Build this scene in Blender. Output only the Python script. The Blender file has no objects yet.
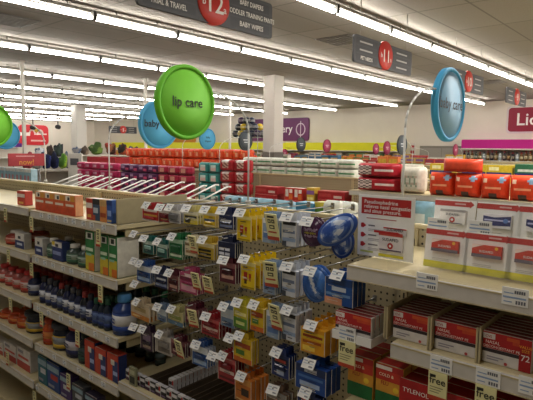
import bpy, bmesh, math, random
from mathutils import Vector, Matrix
random.seed(7)
C = bpy.context.scene.collection
EYE = 1.68

# ------------------------------------------------------------------ camera
F = 515.0; CX, CY = 266.5, 200.0
A = Vector(((715-CX)/F, (CY-155)/F, -1)).normalized()
B = Vector(((-330-CX)/F, (CY-142)/F, -1)); B = (B - A*A.dot(B)).normalized()
Z = A.cross(B)
M3 = Matrix((A, B, Z))                     # camera axes -> world axes
cam = bpy.data.cameras.new('camera'); camo = bpy.data.objects.new('camera', cam); C.objects.link(camo)
mw = M3.to_4x4(); mw.translation = Vector((0, 0, EYE)); camo.matrix_world = mw
cam.sensor_width = 36.0; cam.lens = F/533*36.0; cam.clip_start = .05; cam.clip_end = 100
bpy.context.scene.camera = camo

def ray(u, v): return M3 @ Vector(((u-CX)/F, (CY-v)/F, -1))
def atX(u, v, x):
    r = ray(u, v); p = r*(x/r.x); p.z += EYE; return p
def atY(u, v, y):
    r = ray(u, v); p = r*(y/r.y); p.z += EYE; return p
def atZ(u, v, z):
    r = ray(u, v); p = r*((z-EYE)/r.z); p.z += EYE; return p

# ------------------------------------------------------------------ materials
_mats = {}
def lin(c): return c/12.92 if c <= .04045 else ((c+.055)/1.055)**2.4
def rgb(h):
    h = h.lstrip('#'); return tuple(lin(int(h[i:i+2], 16)/255) for i in (0, 2, 4))+(1,)
def M(h, rough=.5, var=.12, scale=30, metal=0):
    k = (h, rough, var, scale, metal)
    if k in _mats: return _mats[k]
    m = bpy.data.materials.new('paint_'+h.lstrip('#')); m.use_nodes = True
    nt = m.node_tree; b = nt.nodes['Principled BSDF']
    b.inputs['Roughness'].default_value = rough; b.inputs['Metallic'].default_value = metal
    n = nt.nodes.new('ShaderNodeTexNoise'); n.inputs['Scale'].default_value = scale
    t = nt.nodes.new('ShaderNodeTexCoord'); nt.links.new(t.outputs['Object'], n.inputs['Vector'])
    r = nt.nodes.new('ShaderNodeValToRGB'); c = rgb(h)
    r.color_ramp.elements[0].position = .3; r.color_ramp.elements[1].position = .7
    r.color_ramp.elements[0].color = tuple(x*(1-var) for x in c[:3])+(1,)
    r.color_ramp.elements[1].color = tuple(min(1, x*(1+var)) for x in c[:3])+(1,)
    nt.links.new(n.outputs['Fac'], r.inputs['Fac']); nt.links.new(r.outputs['Color'], b.inputs['Base Color'])
    _mats[k] = m; return m
def emis(name, col, s):
    m = bpy.data.materials.new(name); m.use_nodes = True
    b = m.node_tree.nodes['Principled BSDF']
    b.inputs['Base Color'].default_value = (.9, .9, .9, 1)
    b.inputs['Emission Color'].default_value = col; b.inputs['Emission Strength'].default_value = s
    return m
def ceiling_mat():
    m = bpy.data.materials.new('ceiling_tiles'); m.use_nodes = True; nt = m.node_tree; b = nt.nodes['Principled BSDF']
    t = nt.nodes.new('ShaderNodeTexCoord'); mp = nt.nodes.new('ShaderNodeMapping')
    nt.links.new(t.outputs['Object'], mp.inputs['Vector']); mp.inputs['Location'].default_value = (.2, .27, 0)
    br = nt.nodes.new('ShaderNodeTexBrick'); br.offset = 0; br.squash = 1
    br.inputs['Scale'].default_value = 1; br.inputs['Brick Width'].default_value = 1.22; br.inputs['Row Height'].default_value = .61
    br.inputs['Mortar Size'].default_value = .012; br.inputs['Mortar Smooth'].default_value = .1
    br.inputs['Color1'].default_value = rgb('#98928a'); br.inputs['Color2'].default_value = rgb('#8f8981'); br.inputs['Mortar'].default_value = rgb('#75706a')
    nt.links.new(mp.outputs[0], br.inputs['Vector'])
    n = nt.nodes.new('ShaderNodeTexNoise'); n.inputs['Scale'].default_value = 60
    nt.links.new(t.outputs['Object'], n.inputs['Vector'])
    mx = nt.nodes.new('ShaderNodeMixRGB'); mx.blend_type = 'MULTIPLY'; mx.inputs[0].default_value = .25
    nt.links.new(br.outputs['Color'], mx.inputs[1]); nt.links.new(n.outputs['Fac'], mx.inputs[2])
    nt.links.new(mx.outputs[0], b.inputs['Base Color']); b.inputs['Roughness'].default_value = .9
    return m
def floor_mat():
    m = bpy.data.materials.new('floor_tiles'); m.use_nodes = True; nt = m.node_tree; b = nt.nodes['Principled BSDF']
    t = nt.nodes.new('ShaderNodeTexCoord'); ch = nt.nodes.new('ShaderNodeTexBrick'); ch.offset = 0
    ch.inputs['Scale'].default_value = 1; ch.inputs['Brick Width'].default_value = .305; ch.inputs['Row Height'].default_value = .305
    ch.inputs['Mortar Size'].default_value = .002
    ch.inputs['Color1'].default_value = rgb('#b8b2a4'); ch.inputs['Color2'].default_value = rgb('#a9a396'); ch.inputs['Mortar'].default_value = rgb('#77736a')
    nt.links.new(t.outputs['Object'], ch.inputs['Vector']); nt.links.new(ch.outputs['Color'], b.inputs['Base Color'])
    b.inputs['Roughness'].default_value = .35
    return m
def peg_mat(h):
    m = bpy.data.materials.new('pegboard'); m.use_nodes = True; nt = m.node_tree; b = nt.nodes['Principled BSDF']
    t = nt.nodes.new('ShaderNodeTexCoord'); s = nt.nodes.new('ShaderNodeSeparateXYZ'); nt.links.new(t.outputs['Object'], s.inputs[0])
    def mth(op, a, bb=None, c=None):
        n = nt.nodes.new('ShaderNodeMath'); n.operation = op
        for i, x in enumerate((a, bb)):
            if x is None: continue
            if isinstance(x, (int, float)): n.inputs[i].default_value = x
            else: nt.links.new(x, n.inputs[i])
        return n.outputs[0]
    def cell(o): return mth('SUBTRACT', mth('FRACT', mth('MULTIPLY', o, 1/.0254)), .5)
    a, c = cell(s.outputs[1]), cell(s.outputs[2])
    d = mth('SQRT', mth('ADD', mth('MULTIPLY', a, a), mth('MULTIPLY', c, c)))
    lt = mth('LESS_THAN', d, .17)
    mx = nt.nodes.new('ShaderNodeMixRGB'); nt.links.new(lt, mx.inputs[0]); mx.inputs[1].default_value = rgb(h); mx.inputs[2].default_value = rgb('#2a2620')
    nt.links.new(mx.outputs[0], b.inputs['Base Color']); b.inputs['Roughness'].default_value = .55
    return m
def clear_mat():
    m = bpy.data.materials.new('clear_plastic'); m.use_nodes = True; nt = m.node_tree; b = nt.nodes['Principled BSDF']
    b.inputs['Base Color'].default_value = (.95, .97, 1, 1); b.inputs['Roughness'].default_value = .08
    b.inputs['Alpha'].default_value = .025
    n = nt.nodes.new('ShaderNodeTexNoise'); n.inputs['Scale'].default_value = 20
    bp = nt.nodes.new('ShaderNodeBump'); bp.inputs['Strength'].default_value = .05
    nt.links.new(n.outputs['Fac'], bp.inputs['Height']); nt.links.new(bp.outputs[0], b.inputs['Normal'])
    return m
TAN = M('#b9ac88', .5, .05); TANL = M('#cdc09a', .45, .05); RAIL = M('#c6c2bc', .35, .05); STEEL = M('#9a9a9a', .3, .05, 30, .8)
WHITE = M('#e8e8e6', .45, .04); DARK = M('#2b2724', .6); PEG = peg_mat('#a79c80'); CLEAR = clear_mat()
WIRE = M('#c9c9c6', .3, .03)

# ------------------------------------------------------------------ text
_txt = {}
def txt(s):
    if s in _txt: return _txt[s]
    cu = bpy.data.curves.new('lettering', 'FONT'); cu.body = s; cu.size = 1; cu.resolution_u = 2; cu.offset = .012; cu.align_x = 'CENTER'
    o = bpy.data.objects.new('lettering', cu); C.objects.link(o); bpy.context.view_layer.update()
    dg = bpy.context.evaluated_depsgraph_get(); me = o.evaluated_get(dg).to_mesh()
    vs = [tuple(v.co) for v in me.vertices]; fs = [tuple(p.vertices) for p in me.polygons]
    o.evaluated_get(dg).to_mesh_clear(); bpy.data.objects.remove(o); bpy.data.curves.remove(cu)
    _txt[s] = (vs, fs); return vs, fs

# ------------------------------------------------------------------ mesh builder
class MB:
    def __init__(s): s.v = []; s.f = []; s.m = []; s.mats = []; s.sm = []
    def mi(s, m):
        if m not in s.mats: s.mats.append(m)
        return s.mats.index(m)
    def add(s, vs, fs, m, smooth=False):
        n = len(s.v); s.v += [tuple(p) for p in vs]; i = None if callable(m) else s.mi(m)
        for k, f in enumerate(fs):
            s.f.append(tuple(n+j for j in f)); s.m.append(s.mi(m(k)) if i is None else i); s.sm.append(smooth)
    def box(s, x0, x1, y0, y1, z0, z1, m):
        vs = [(x, y, z) for x in (x0, x1) for y in (y0, y1) for z in (z0, z1)]
        s.add(vs, [(0,1,3,2), (4,6,7,5), (0,4,5,1), (2,3,7,6), (0,2,6,4), (1,5,7,3)], m)
    def cbox(s, x0, x1, y0, y1, z0, z1, m, c=.002, sides=None):
        bm = bmesh.new(); bmesh.ops.create_cube(bm, size=1)
        for v in bm.verts: v.co = ((x0+x1)/2+v.co.x*(x1-x0), (y0+y1)/2+v.co.y*(y1-y0), (z0+z1)/2+v.co.z*(z1-z0))
        bmesh.ops.bevel(bm, geom=bm.edges[:], offset=c, segments=1, affect='EDGES')
        bm.normal_update(); fs = []; nm = []
        bm.verts.index_update()
        for f in bm.faces:
            fs.append(tuple(v.index for v in f.verts)); nm.append(f.normal.copy())
        vs = [v.co[:] for v in bm.verts]; bm.free()
        if sides:
            def pick(k):
                n = nm[k]
                if n.z > .8: return sides.get('top', m)
                if abs(n.y) > .8: return sides.get('side', m)
                return m
            s.add(vs, fs, pick)
        else: s.add(vs, fs, m)
    def cyl(s, p0, p1, r, m, n=8, r1=None, cap=True):
        p0, p1 = Vector(p0), Vector(p1); d = (p1-p0).normalized()
        a = d.orthogonal().normalized(); b = d.cross(a); r1 = r if r1 is None else r1; vs = []
        for p, rr in ((p0, r), (p1, r1)):
            for i in range(n):
                t = 2*math.pi*i/n; vs.append(p+a*math.cos(t)*rr+b*math.sin(t)*rr)
        fs = [(i, (i+1) % n, n+(i+1) % n, n+i) for i in range(n)]
        if cap: fs += [tuple(reversed(range(n))), tuple(range(n, 2*n))]
        s.add(vs, fs, m, True)
    def tube(s, pts, r, m, n=6):
        for a, b in zip(pts, pts[1:]): s.cyl(a, b, r, m, n)
    def lathe(s, prof, m, n=14, axis='z', c=(0, 0, 0), sy=1):
        vs = []
        for r, h in prof:
            for i in range(n):
                t = 2*math.pi*i/n; x, y = r*math.cos(t), r*math.sin(t)
                if axis == 'z': p = (x, y, h)
                elif axis == 'x': p = (h, x*sy, y)
                else: p = (x*sy, h, y)
                vs.append((p[0]+c[0], p[1]+c[1], p[2]+c[2]))
        fs = []
        for k in range(len(prof)-1):
            for i in range(n): fs.append((k*n+i, k*n+(i+1) % n, (k+1)*n+(i+1) % n, (k+1)*n+i))
        fs += [tuple(reversed(range(n))), tuple(range((len(prof)-1)*n, len(prof)*n))]
        s.add(vs, fs, m, True)
    # front art: seen looking along +X; a runs to the viewer's right (-Y)
    def fq(s, x, a0, a1, b0, b1, m, off=.0006):
        s.add([(x-off, -a0, b0), (x-off, -a1, b0), (x-off, -a1, b1), (x-off, -a0, b1)], [(0, 3, 2, 1)], m)
    def fpoly(s, x, pts, m, off=.0006):
        s.add([(x-off, -a, b) for a, b in pts], [tuple(range(len(pts)))], m)
    def ftext(s, x, string, a, b, size, m, off=.0012, sx=1):
        vs, fs = txt(string); s.add([(x-off, -(a+p[0]*size*sx), b+p[1]*size) for p in vs], fs, m)
    def fdisc(s, x, a, b, r, m, off=.0009, n=14, sa=1):
        s.fpoly(x, [(a+sa*r*math.cos(2*math.pi*i/n), b+r*math.sin(2*math.pi*i/n)) for i in range(n)], m, off)
    def mesh(s, name):
        me = bpy.data.meshes.new(name); me.from_pydata(s.v, [], s.f)
        for m in s.mats: me.materials.append(m)
        me.polygons.foreach_set('material_index', s.m); me.polygons.foreach_set('use_smooth', s.sm); me.update()
        return me
    def build(s, name, parent=None):
        return obj(name, s.mesh(name), parent)
def obj(name, me, parent=None, loc=None):
    o = bpy.data.objects.new(name, me); C.objects.link(o)
    if parent: o.parent = parent
    if loc is not None: o.location = loc
    return o
_labels = {}
def tag(o, label, cat, group=None):
    _labels.setdefault(label, []).append(o.name)
    o['label'] = label; o['category'] = cat
    if group: o['group'] = group
    return o
def struct(o): o['kind'] = 'structure'; return o
def thing(name, label, cat, loc=(0, 0, 0), group=None, rz=0):
    o = bpy.data.objects.new(name, None); C.objects.link(o); o.location = loc; o.rotation_euler = (0, 0, rz); o.empty_display_size = .05
    return tag(o, label, cat, group)
def dup(root, loc=None, label=None, group=None, rot=None):
    r = root.copy(); C.objects.link(r)
    if loc is not None: r.location = loc
    if rot is not None: r.rotation_euler = rot
    if label: r['label'] = label; _labels.setdefault(label, []).append(r.name)
    if group: r['group'] = group
    for ch in list(root.children):
        c = ch.copy(); C.objects.link(c); c.parent = r
        for g in ch.children:
            d = g.copy(); C.objects.link(d); d.parent = c
    return r
ORD = 'first second third fourth fifth sixth seventh eighth ninth tenth eleventh twelfth thirteenth fourteenth fifteenth sixteenth seventeenth eighteenth nineteenth twentieth'.split()
ORD += ['twenty-'+x for x in ORD[:9]]+['thirtieth']+['thirty-'+x for x in ORD[:9]]+['fortieth']+['forty-'+x for x in ORD[:9]]

# ------------------------------------------------------------------ product meshes (origin at base centre, front faces -X)
_pm = {}
def carton(w, d, h, base, arts=(), texts=(), side=None, top=None, discs=()):
    k = ('c', w, d, h, base, tuple(arts), tuple(texts), side, top, tuple(discs))
    if k in _pm: return _pm[k]
    b = MB(); sd = {}
    if side: sd['side'] = M(side)
    if top: sd['top'] = M(top)
    b.cbox(-d/2, d/2, -w/2, w/2, 0, h, M(base), min(.0025, w*.03), sd or None)
    o = .0006
    for a0, a1, b0, b1, c in arts:
        b.fq(-d/2, (a0-.5)*w*.98, (a1-.5)*w*.98, b0*h*.98+h*.01, b1*h*.98+h*.01, M(c), o); o += .00012
    for a, z, r, c in discs: b.fdisc(-d/2, (a-.5)*w, z*h, r*h, M(c), o+.0003)
    for s_, a, z, sz, c in texts: b.ftext(-d/2, s_, (a-.5)*w, z*h, sz*h, M(c), o+.0006)
    # tuck flap line on the top
    b.box(-d*.48, -d*.44, -w*.46, w*.46, h-.0004, h+.0005, M('#cfc8bb'))
    _pm[k] = b.mesh('carton'); return _pm[k]
def pouch(w, d, h, fn, p=7, nm='pack'):
    k = ('p', w, d, h, fn, p)
    if k in _pm: return _pm[k]
    na, nb = 14, 12; b = MB()
    for sgn in (-1, 1):
        vs = []; fs = []
        for j in range(nb+1):
            for i in range(na+1):
                a, z = -1+2*i/na, -1+2*j/nb
                x = sgn*d/2*math.sqrt(max(0, (1-abs(a)**p)*(1-abs(z)**p)))
                vs.append((x, -a*w/2, (z+1)/2*h))
        for j in range(nb):
            for i in range(na):
                q = j*(na+1)+i; f = (q, q+1, q+na+2, q+na+1); fs.append(f if sgn > 0 else f[::-1])
        b.add(vs, fs, lambda kk: M(fn((kk % na+.5)/na, (kk//na+.5)/nb), .38), True)
    _pm[k] = b.mesh(nm); return _pm[k]
def bottle(w, h, body, cap, label, band, neck=.45, square=False):
    k = ('b', w, h, body, cap, label, band, neck, square)
    if k in _pm: return _pm[k]
    r = w/2; n = 14; hb = h*.8
    b = MB(); b.lathe([(r*.9, 0), (r, h*.02), (r, h*.58), (r*.93, h*.66), (r*neck*1.05, h*.77), (r*neck, hb)], M(body, .25), n)
    c = MB(); c.lathe([(r*neck*1.25, hb), (r*neck*1.3, hb+h*.02), (r*neck*1.25, h*.985), (r*neck*1.1, h)], M(cap, .4), n)
    l = MB(); l.lathe([(r*1.012, h*.1), (r*1.012, h*.24)], M(band), n); l.lathe([(r*1.012, h*.24), (r*1.012, h*.5)], M(label), n); l.lathe([(r*1.012, h*.5), (r*1.012, h*.55)], M(band), n)
    l.f = [f for f in l.f]
    for i in range(2): l.fq(-r*1.012, -r*.45, r*.45, h*(.3+.09*i), h*(.34+.09*i), M(band), .002)
    _pm[k] = (b.mesh('bottle'), c.mesh('cap'), l.mesh('paper_label')); return _pm[k]
def put(name, me, loc, label, cat, group=None, rz=0, parts=()):
    o = obj(name, me, None, loc); o.rotation_euler = (0, 0, rz); tag(o, label, cat, group)
    for pn, pm in parts: obj(pn, pm, o)
    return o
def put_bottle(w, h, cols, loc, label, group=None, name='bottle', cat='bottle', neck=.45):
    b, c, l = bottle(w, h, *cols, neck=neck)
    return put(name, b, loc, label, cat, group, random.uniform(-.3, .3), (('cap', c), ('paper_label', l)))
# ================================================================== THE SETTING
CEIL = 3.32; WX = 17.5; WY = 29.5; X0, Y0 = -3.0, -6.0
def slab(name, x0, x1, y0, y1, z0, z1, m):
    b = MB(); b.box(x0, x1, y0, y1, z0, z1, m); return struct(b.build(name))
slab('floor', X0, WX, Y0, WY, -.1, 0, floor_mat())
slab('ceiling', X0, WX, Y0, WY, CEIL, CEIL+.1, ceiling_mat())
WALL = M('#e2dbd0', .8, .02, 2)
slab('wall_far', WX, WX+.15, Y0, WY, 0, CEIL, WALL)
slab('wall_left', X0, WX, WY, WY+.15, 0, CEIL, WALL)
slab('wall_right', X0, WX, Y0-.15, Y0, 0, CEIL, WALL)
slab('wall_back', X0-.15, X0, Y0, WY, 0, CEIL, WALL)
slab('baseboard_far', WX-.015, WX, Y0, WY, 0, .1, M('#55504a'))

# square columns: white above, grey wrap below
def column(name, px, pz, w, dark, label):
    p = Vector((px[0], px[1], 0)); b = MB(); h = w/2
    b.cbox(p.x-h, p.x+h, p.y-h, p.y+h, pz, CEIL, M('#d4d0ca', .6, .02, 3), .01); o = struct(b.build(name))
    o['label'] = label
    w2 = MB(); h += .012; w2.cbox(p.x-h, p.x+h, p.y-h, p.y+h, 0, pz, M(dark, .6, .05), .01); w2.build('column_wrap', o)
    return o
column('trim_1', (8.98, 7.6), 1.62, .33, '#77726c', 'white square column with grey lower wrap')
column('trim_2', (10.6, 19.0), 1.2, .42, '#9b968e', 'white square column at the far left')
for i, (x, y) in enumerate([(4.56, 10.24), (7.45, 10.28), (11.3, 11.3)]):
    b = MB(); b.cbox(x-.03, x+.03, y-.03, y+.03, 0, CEIL, M('#d9d6cf', .5, .02), .004)
    b.box(x-.05, x+.05, y-.05, y+.05, CEIL-.02, CEIL, M('#c9c6bf'))
    o = struct(b.build('trim_%d' % (i+3)))

# fluorescent strip fixtures: 4 ft each, in rows running along X
TUBE = emis('lamp_tube', (1, .965, .9, 1), 31.0)
hb = MB(); hb.cbox(-.6, .6, -.028, .028, -.04, 0, M('#7d7a74'), .006)
hb.box(-.605, -.59, -.045, .045, -.11, -.01, M('#55534f')); hb.box(.59, .605, -.045, .045, -.11, -.01, M('#55534f'))
hme = hb.mesh('housing')
tb = MB(); tb.cyl((-.588, 0, -.085), (.588, 0, -.085), .024, TUBE, 10); tme = tb.mesh('tube')
hk = MB(); hk.cyl((0, 0, 0), (0, 0, .05), .008, M('#8d8a84'), 6)
kme = hk.mesh('hanger')
fx = None
ROWY = [3.24, 5.61, 8.17, 10.9, 13.6, 16.3, 19.2, 22.2, 25.3, 28.0]
for k, y in enumerate(ROWY):
    n = 0
    x = [3.0, 1.5, 1.9, 2.4, 2.8, 3.6, 4.4, 4.4, 4.4, 4.4][k]
    x0 = x
    while x < WX-.9:
        near = k < 3
        if near: lab = '%s white fluorescent strip lamp from the near end of the %s ceiling row' % (ORD[n], ORD[k])
        else: lab = '%s white fluorescent strip lamp from the left in the %s ceiling row' % (ORD[n], ORD[k])
        if fx is None:
            fx = thing('ceiling_lamp', lab, 'lamp', (x, y, CEIL-.05), 'fluorescent strip lamps')
            obj('housing', hme, fx); obj('tube', tme, fx); obj('hanger', kme, fx, (-.3, 0, 0)); obj('hanger', kme, fx, (.3, 0, 0))
        else: dup(fx, (x, y, CEIL-.05), lab)
        x += 1.23; n += 1
# lamps of the same ceiling beyond the frame (to the right of and behind the camera)
def area(name, loc, sx, sy, pw):
    l = bpy.data.lights.new(name, 'AREA'); l.shape = 'RECTANGLE'; l.size = sx; l.size_y = sy; l.energy = pw; l.color = (1, .955, .89)
    o = bpy.data.objects.new(name, l); C.objects.link(o); o.location = loc; return o
for y in (.7, -1.8): area('strip_light', (10, y, CEIL-.12), 14, .08, 400)
area('strip_light', (.9, 3.24, CEIL-.12), 3.0, .08, 26)
area('strip_light', (.3, .7, CEIL-.12), 3.5, .08, 26)
w = bpy.data.worlds.new('world'); bpy.context.scene.world = w; w.use_nodes = True
w.node_tree.nodes['Background'].inputs[0].default_value = (.02, .02, .02, 1)

# ceiling vents (dark openings)
for (u, v), lab in [((342, 40), 'dark square ceiling vent beside the nearer grey aisle sign'), ((490, 82), 'dark ceiling vent above the second grey aisle sign'), ((8, 20), 'dark ceiling vent at the upper left edge')]:
    p = atZ(u, v, CEIL); t = thing('ceiling_vent', lab, 'vent', (p.x, p.y, CEIL), 'ceiling vents')
    b = MB(); b.box(-.3, .3, -.3, .3, -.006, 0, M('#4a4742')); b.build('vent_backing', t)
    b = MB()
    for i in range(8): b.box(-.28, .28, -.27+.075*i, -.255+.075*i, -.016, -.006, M('#6c6861'))
    b.build('grille', t)

# ================================================================== HANGING AISLE SIGNS
GREYS = M('#47484d', .5, .03); REDS = M('#c23a33', .45, .03); SGW = M('#e4e2de', .5, .02)
def aisle_sign(xc, yc, num, left, right, lab, zc=2.745, w=1.34, h=.285):
    t = thing('aisle_sign', lab, 'sign', (xc, yc, zc), 'hanging grey aisle signs', math.pi/2)
    b = MB(); n = 8; pts = []
    for cxx, cyy, a0 in ((w/2-.03, h/2-.03, 0), (-w/2+.03, h/2-.03, 90), (-w/2+.03, -h/2+.03, 180), (w/2-.03, -h/2+.03, 270)):
        for i in range(5):
            tt = math.radians(a0+90*i/4); pts.append((cxx+.03*math.cos(tt), cyy+.03*math.sin(tt)))
    N = len(pts); vs = [(-.012, -a, z) for a, z in pts]+[(.012, -a, z) for a, z in pts]
    b.add(vs, [tuple(reversed(range(N))), tuple(range(N, 2*N))]+[(i, (i+1) % N, N+(i+1) % N, N+i) for i in range(N)], GREYS)
    for i in (-1, 0, 1):
        for sx in (-1, 1): b.fq(-.0125, sx*w*.3-w*.17, sx*w*.3+w*.17, i*h*.29-h*.125, i*h*.29+h*.125, M('#3e3f44', .5, .03))
    b.build('sign_panel', t)
    d = MB(); d.lathe([(.0, -.024), (.155, -.024), (.16, -.018), (.16, .018), (.155, .024), (.0, .024)], REDS, 28, 'x', (0, 0, .01))
    d.build('number_disc', t)
    for sx, words in ((-1, left), (1, right)):
        for i, s_ in enumerate(words):
            if not s_: continue
            l = MB()
            if s_ == '-': l.fq(-.0135, sx*w*.31-w*.11, sx*w*.31+w*.09, (1-i)*h*.29-h*.04, (1-i)*h*.29+h*.02, M('#a9a8a8', .5, .02))
            if s_ != '-': l.ftext(-.014, s_, sx*w*.31, (1-i)*h*.29-h*.07, h*.19, SGW, .001, .8 if len(s_) > 11 else .95)
            l.build('lettering', t)
    l = MB(); pre, main, suf = num
    l.ftext(-.025, main, 0.0, -.06, .19, SGW); l.ftext(-.025, pre, -.105, -.02, .075, SGW); l.ftext(-.025, suf, .105, -.05, .075, SGW)
    l.build('aisle_number', t)
    for sx in (-.5, .5): r = MB(); r.cyl((0, sx*w*.8, h/2), (0, sx*w*.8, CEIL-zc), .004, M('#8f8c86'), 6); r.build('hanging_rod', t)
    return t
aisle_sign(2.71, 2.9, ('b', '12', 'a'), ['', '', 'TRIAL & TRAVEL'], ['BABY DIAPERS', 'TODDLER TRAINING PANTS', 'BABY WIPES'], 'large grey hanging aisle sign with red disc numbered 12, baby diapers and baby wipes')
aisle_sign(5.39, 2.92, ('b', '11', 'a'), ['-', '-', 'PET NEEDS'], ['-', '-', '-'], 'grey hanging aisle sign with red disc numbered 11 at the top right')
aisle_sign(8.1, 2.95, ('b', '10', 'a'), ['-', '-', '-'], ['-', '-', '-'], 'grey hanging aisle sign with red disc behind the blue baby care sign')
aisle_sign(10.85, 3.0, ('b', '9', 'a'), ['-', '-', '-'], ['-', '-', '-'], 'small grey hanging aisle sign with red disc in front of the liquor sign', w=1.3)
p = atX(123, 127, 12.5); aisle_sign(p.x, p.y, ('b', '5', 'a'), ['-', '-', '-'], ['-', '-', '-'], 'distant dark hanging aisle sign with red disc at the left', zc=2.42)

# ================================================================== ROUND CATEGORY SIGNS ON RODS
def round_sign(u, v, y, words, rim, face, ink, lab, rodx=None, r=.147, basez=1.4275, rodmat=WIRE, tz=None, group='round category signs'):
    p = atY(u, v, y); t = thing('round_sign', lab, 'sign', (p.x, y, p.z), group, math.pi/2)
    d = MB(); R_ = M(rim, .6, .04, 8)
    d.lathe([(0, -.003), (r*.89, -.003), (r*.9, -.012), (r*.97, -.013), (r, -.008), (r, .012), (r*.96, .016), (.0, .016)], R_, 40, 'x'); d.build('rim', t)
    f_ = MB(); f_.lathe([(0, -.008), (r*.885, -.008), (r*.885, -.0035), (0, -.0035)], M(face, .65, .03, 8), 40, 'x'); f_.build('sign_face', t)
    l = MB()
    if words is None:
        for i in range(2): l.fq(-.0105, -r*(.4-.1*i), r*(.4-.1*i), r*(.06-.24*i), r*(.16-.24*i), M(ink))
        words = []
    n = len(words)
    for i, s_ in enumerate(words): l.ftext(-.0105, s_, 0, -(i-(n-1)/2)*r*.36-r*.11, r*((.36 if s_[0] == 'l' else .41) if n == 1 else .28), M(ink), .001)
    l.build('lettering', t)
    if rodx is not None:   # local frame after the quarter turn: world X = -local y
        dx = rodx-p.x; s_ = 1 if dx > 0 else -1; zb = basez-p.z
        pts = [(0, -dx, zb)]; 
        top = r*.35
        pts.append((0, -dx, top-.16)); 
        for i in range(1, 9):
            a = math.pi/2*i/8; pts.append((0, -dx+s_*(abs(dx)-r*.9)*(1-math.cos(a)), top-.16+.16*math.sin(a)))
        rb = MB(); rb.tube(pts, .0042, rodmat, 8); rb.cyl((0, -dx, zb), (0, -dx, zb+.02), .012, rodmat, 8); rb.build('curved_rod', t)
    return t
round_sign(186, 102.5, 1.60, ['lip care'], '#6cc02a', '#7cc93c', '#1d2b12', 'bright green round lip care sign on a curved rod', 1.72)
round_sign(159, 124.5, 2.74, ['baby care'], '#4fa8d6', '#5db4df', '#14303f', 'blue round baby care sign half hidden behind the green lip care sign', 1.72, r=.155)
round_sign(449, 105, .84, ['baby care'], '#3f9fcd', '#84abc4', '#23303a', 'blue round baby care sign on a white arching rod at the right', 1.72, r=.150)
round_sign(207.5, 139, 5.3, ['baby', 'diapers'], '#4fa8d6', '#5db4df', '#14303f', 'small blue round baby diapers sign in the middle distance', 4.42, r=.145, basez=1.4275)
round_sign(5, 134.5, 5.5, ['ing'], '#4fa8d6', '#5db4df', '#14303f', 'blue round sign at the left edge below a green round sign', 1.72, r=.15)
round_sign(-11, 125, 3.55, None, '#6cc02a', '#7cc93c', '#1d2b12', 'green round sign cut by the left edge of the photo', 1.72)
DG = ('#3e444a', '#4d545b', '#c8ccd0')
round_sign(245.5, 141, 4.6, None, *DG, 'dark grey round sign left of the white square column', 4.42, r=.125)
round_sign(301, 144.5, 6.1, None, *DG, 'dark grey round sign in front of the purple wall sign', 7.12, r=.14)
round_sign(402, 145, 3.35, None, *DG, 'dark grey round sign beside the white arching rod', 7.12, r=.14)
MG = ('#8e2f4e', '#a03a5c', '#e9c9d4')
round_sign(327, 146, 6.6, None, *MG, 'magenta round sign against the yellow wall band, leftmost of three there', 9.6, r=.15)
round_sign(376, 149, 6.3, None, *MG, 'magenta round sign right of centre, left one of a close pair', 12.5, r=.14)
round_sign(387, 148, 5.4, None, *MG, 'magenta round sign right of centre, right one of a close pair', 12.4, r=.15)
round_sign(455.5, 150, 4.6, None, *MG, 'small magenta round sign under the blue baby care sign', 12.5, r=.14)
round_sign(284.5, 153, 8.0, None, *MG, 'small magenta round sign at the right edge of the square column', 9.7, r=.1)

# ================================================================== FRONT GONDOLA (runs along Y, front faces -X)
GX = 1.27; PX = 1.70                       # shelf front plane, back panel front plane
YR0, YR1, YP1, YL1, YL2 = -.72, .79, 1.985, 2.815, 4.4
def shelf(parent, y0, y1, z, x0=GX, x1=PX, name='shelf', rail=RAIL, rh=.045, board=TANL, far=False):
    b = MB(); sg = -1 if not far else 1
    if not far: b.cbox(x0+.012, x1, y0+.003, y1-.003, z-.022, z, board, .002)
    else: b.cbox(x1, x0-.012, y0+.003, y1-.003, z-.022, z, board, .002)
    for yy in (y0+.01, y1-.018):           # side brackets
        xa, xb = (x0+.06, x1) if not far else (x1, x0-.06)
        b.box(xa, xb, yy, yy+.006, z-.06, z-.022, TAN)
    o = b.build(name, parent)
    r = MB()
    if not far:
        r.cbox(x0, x0+.011, y0+.003, y1-.003, z-rh, z-.001, rail, .002)
        r.box(x0-.0015, x0, y0+.004, y1-.004, z-.006, z-.002, TAN); r.box(x0-.0015, x0, y0+.004, y1-.004, z-rh+.001, z-rh+.004, TAN)
    else: r.cbox(x0-.011, x0, y0+.003, y1-.003, z-rh, z-.001, rail, .002)
    r.build('price_rail', o); return o
def bay(y0, y1, label, shelves, top=1.41, gx=GX, back=PX):
    t = thing('shelving_unit', label, 'shelving', (0, 0, 0))
    b = MB(); b.box(back, back+.02, y0+.002, y1-.002, .12, top, PEG); b.build('back_panel', t)
    b = MB(); b.cbox(back-.004, back+.03, y0+.002, y1-.002, top, top+.016, TANL, .003); b.build('top_rail', t)
    for yy in (y0, y1-.03):
        b = MB(); b.box(back-.012, back-.0005, yy+.002, yy+.028, .12, top, TAN)
        for k in range(int((top-.2)/.05)): b.box(back-.0128, back-.012, yy+.012, yy+.018, .2+k*.05, .225+k*.05, DARK)
        b.build('upright', t)
    b = MB(); b.cbox(gx, back+.02, y0+.003, y1-.003, 0, .12, TAN, .004); b.build('base', t)
    for z in shelves:
        if isinstance(z, tuple): shelf(t, y0, z[1], z[0], gx, back-.013)
        else: shelf(t, y0, y1, z, gx, back-.013)
    return t
rb_ = bay(YR0, YR1, 'tan shelving unit at the right carrying the red and white cold medicine boxes', [1.35, (1.153, atX(389, 350, GX).y), .935, .5])
pb_ = bay(YP1-1.195, YP1, 'pegboard shelving unit in the middle hung with small packs on hooks', [.62, .3])
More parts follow.
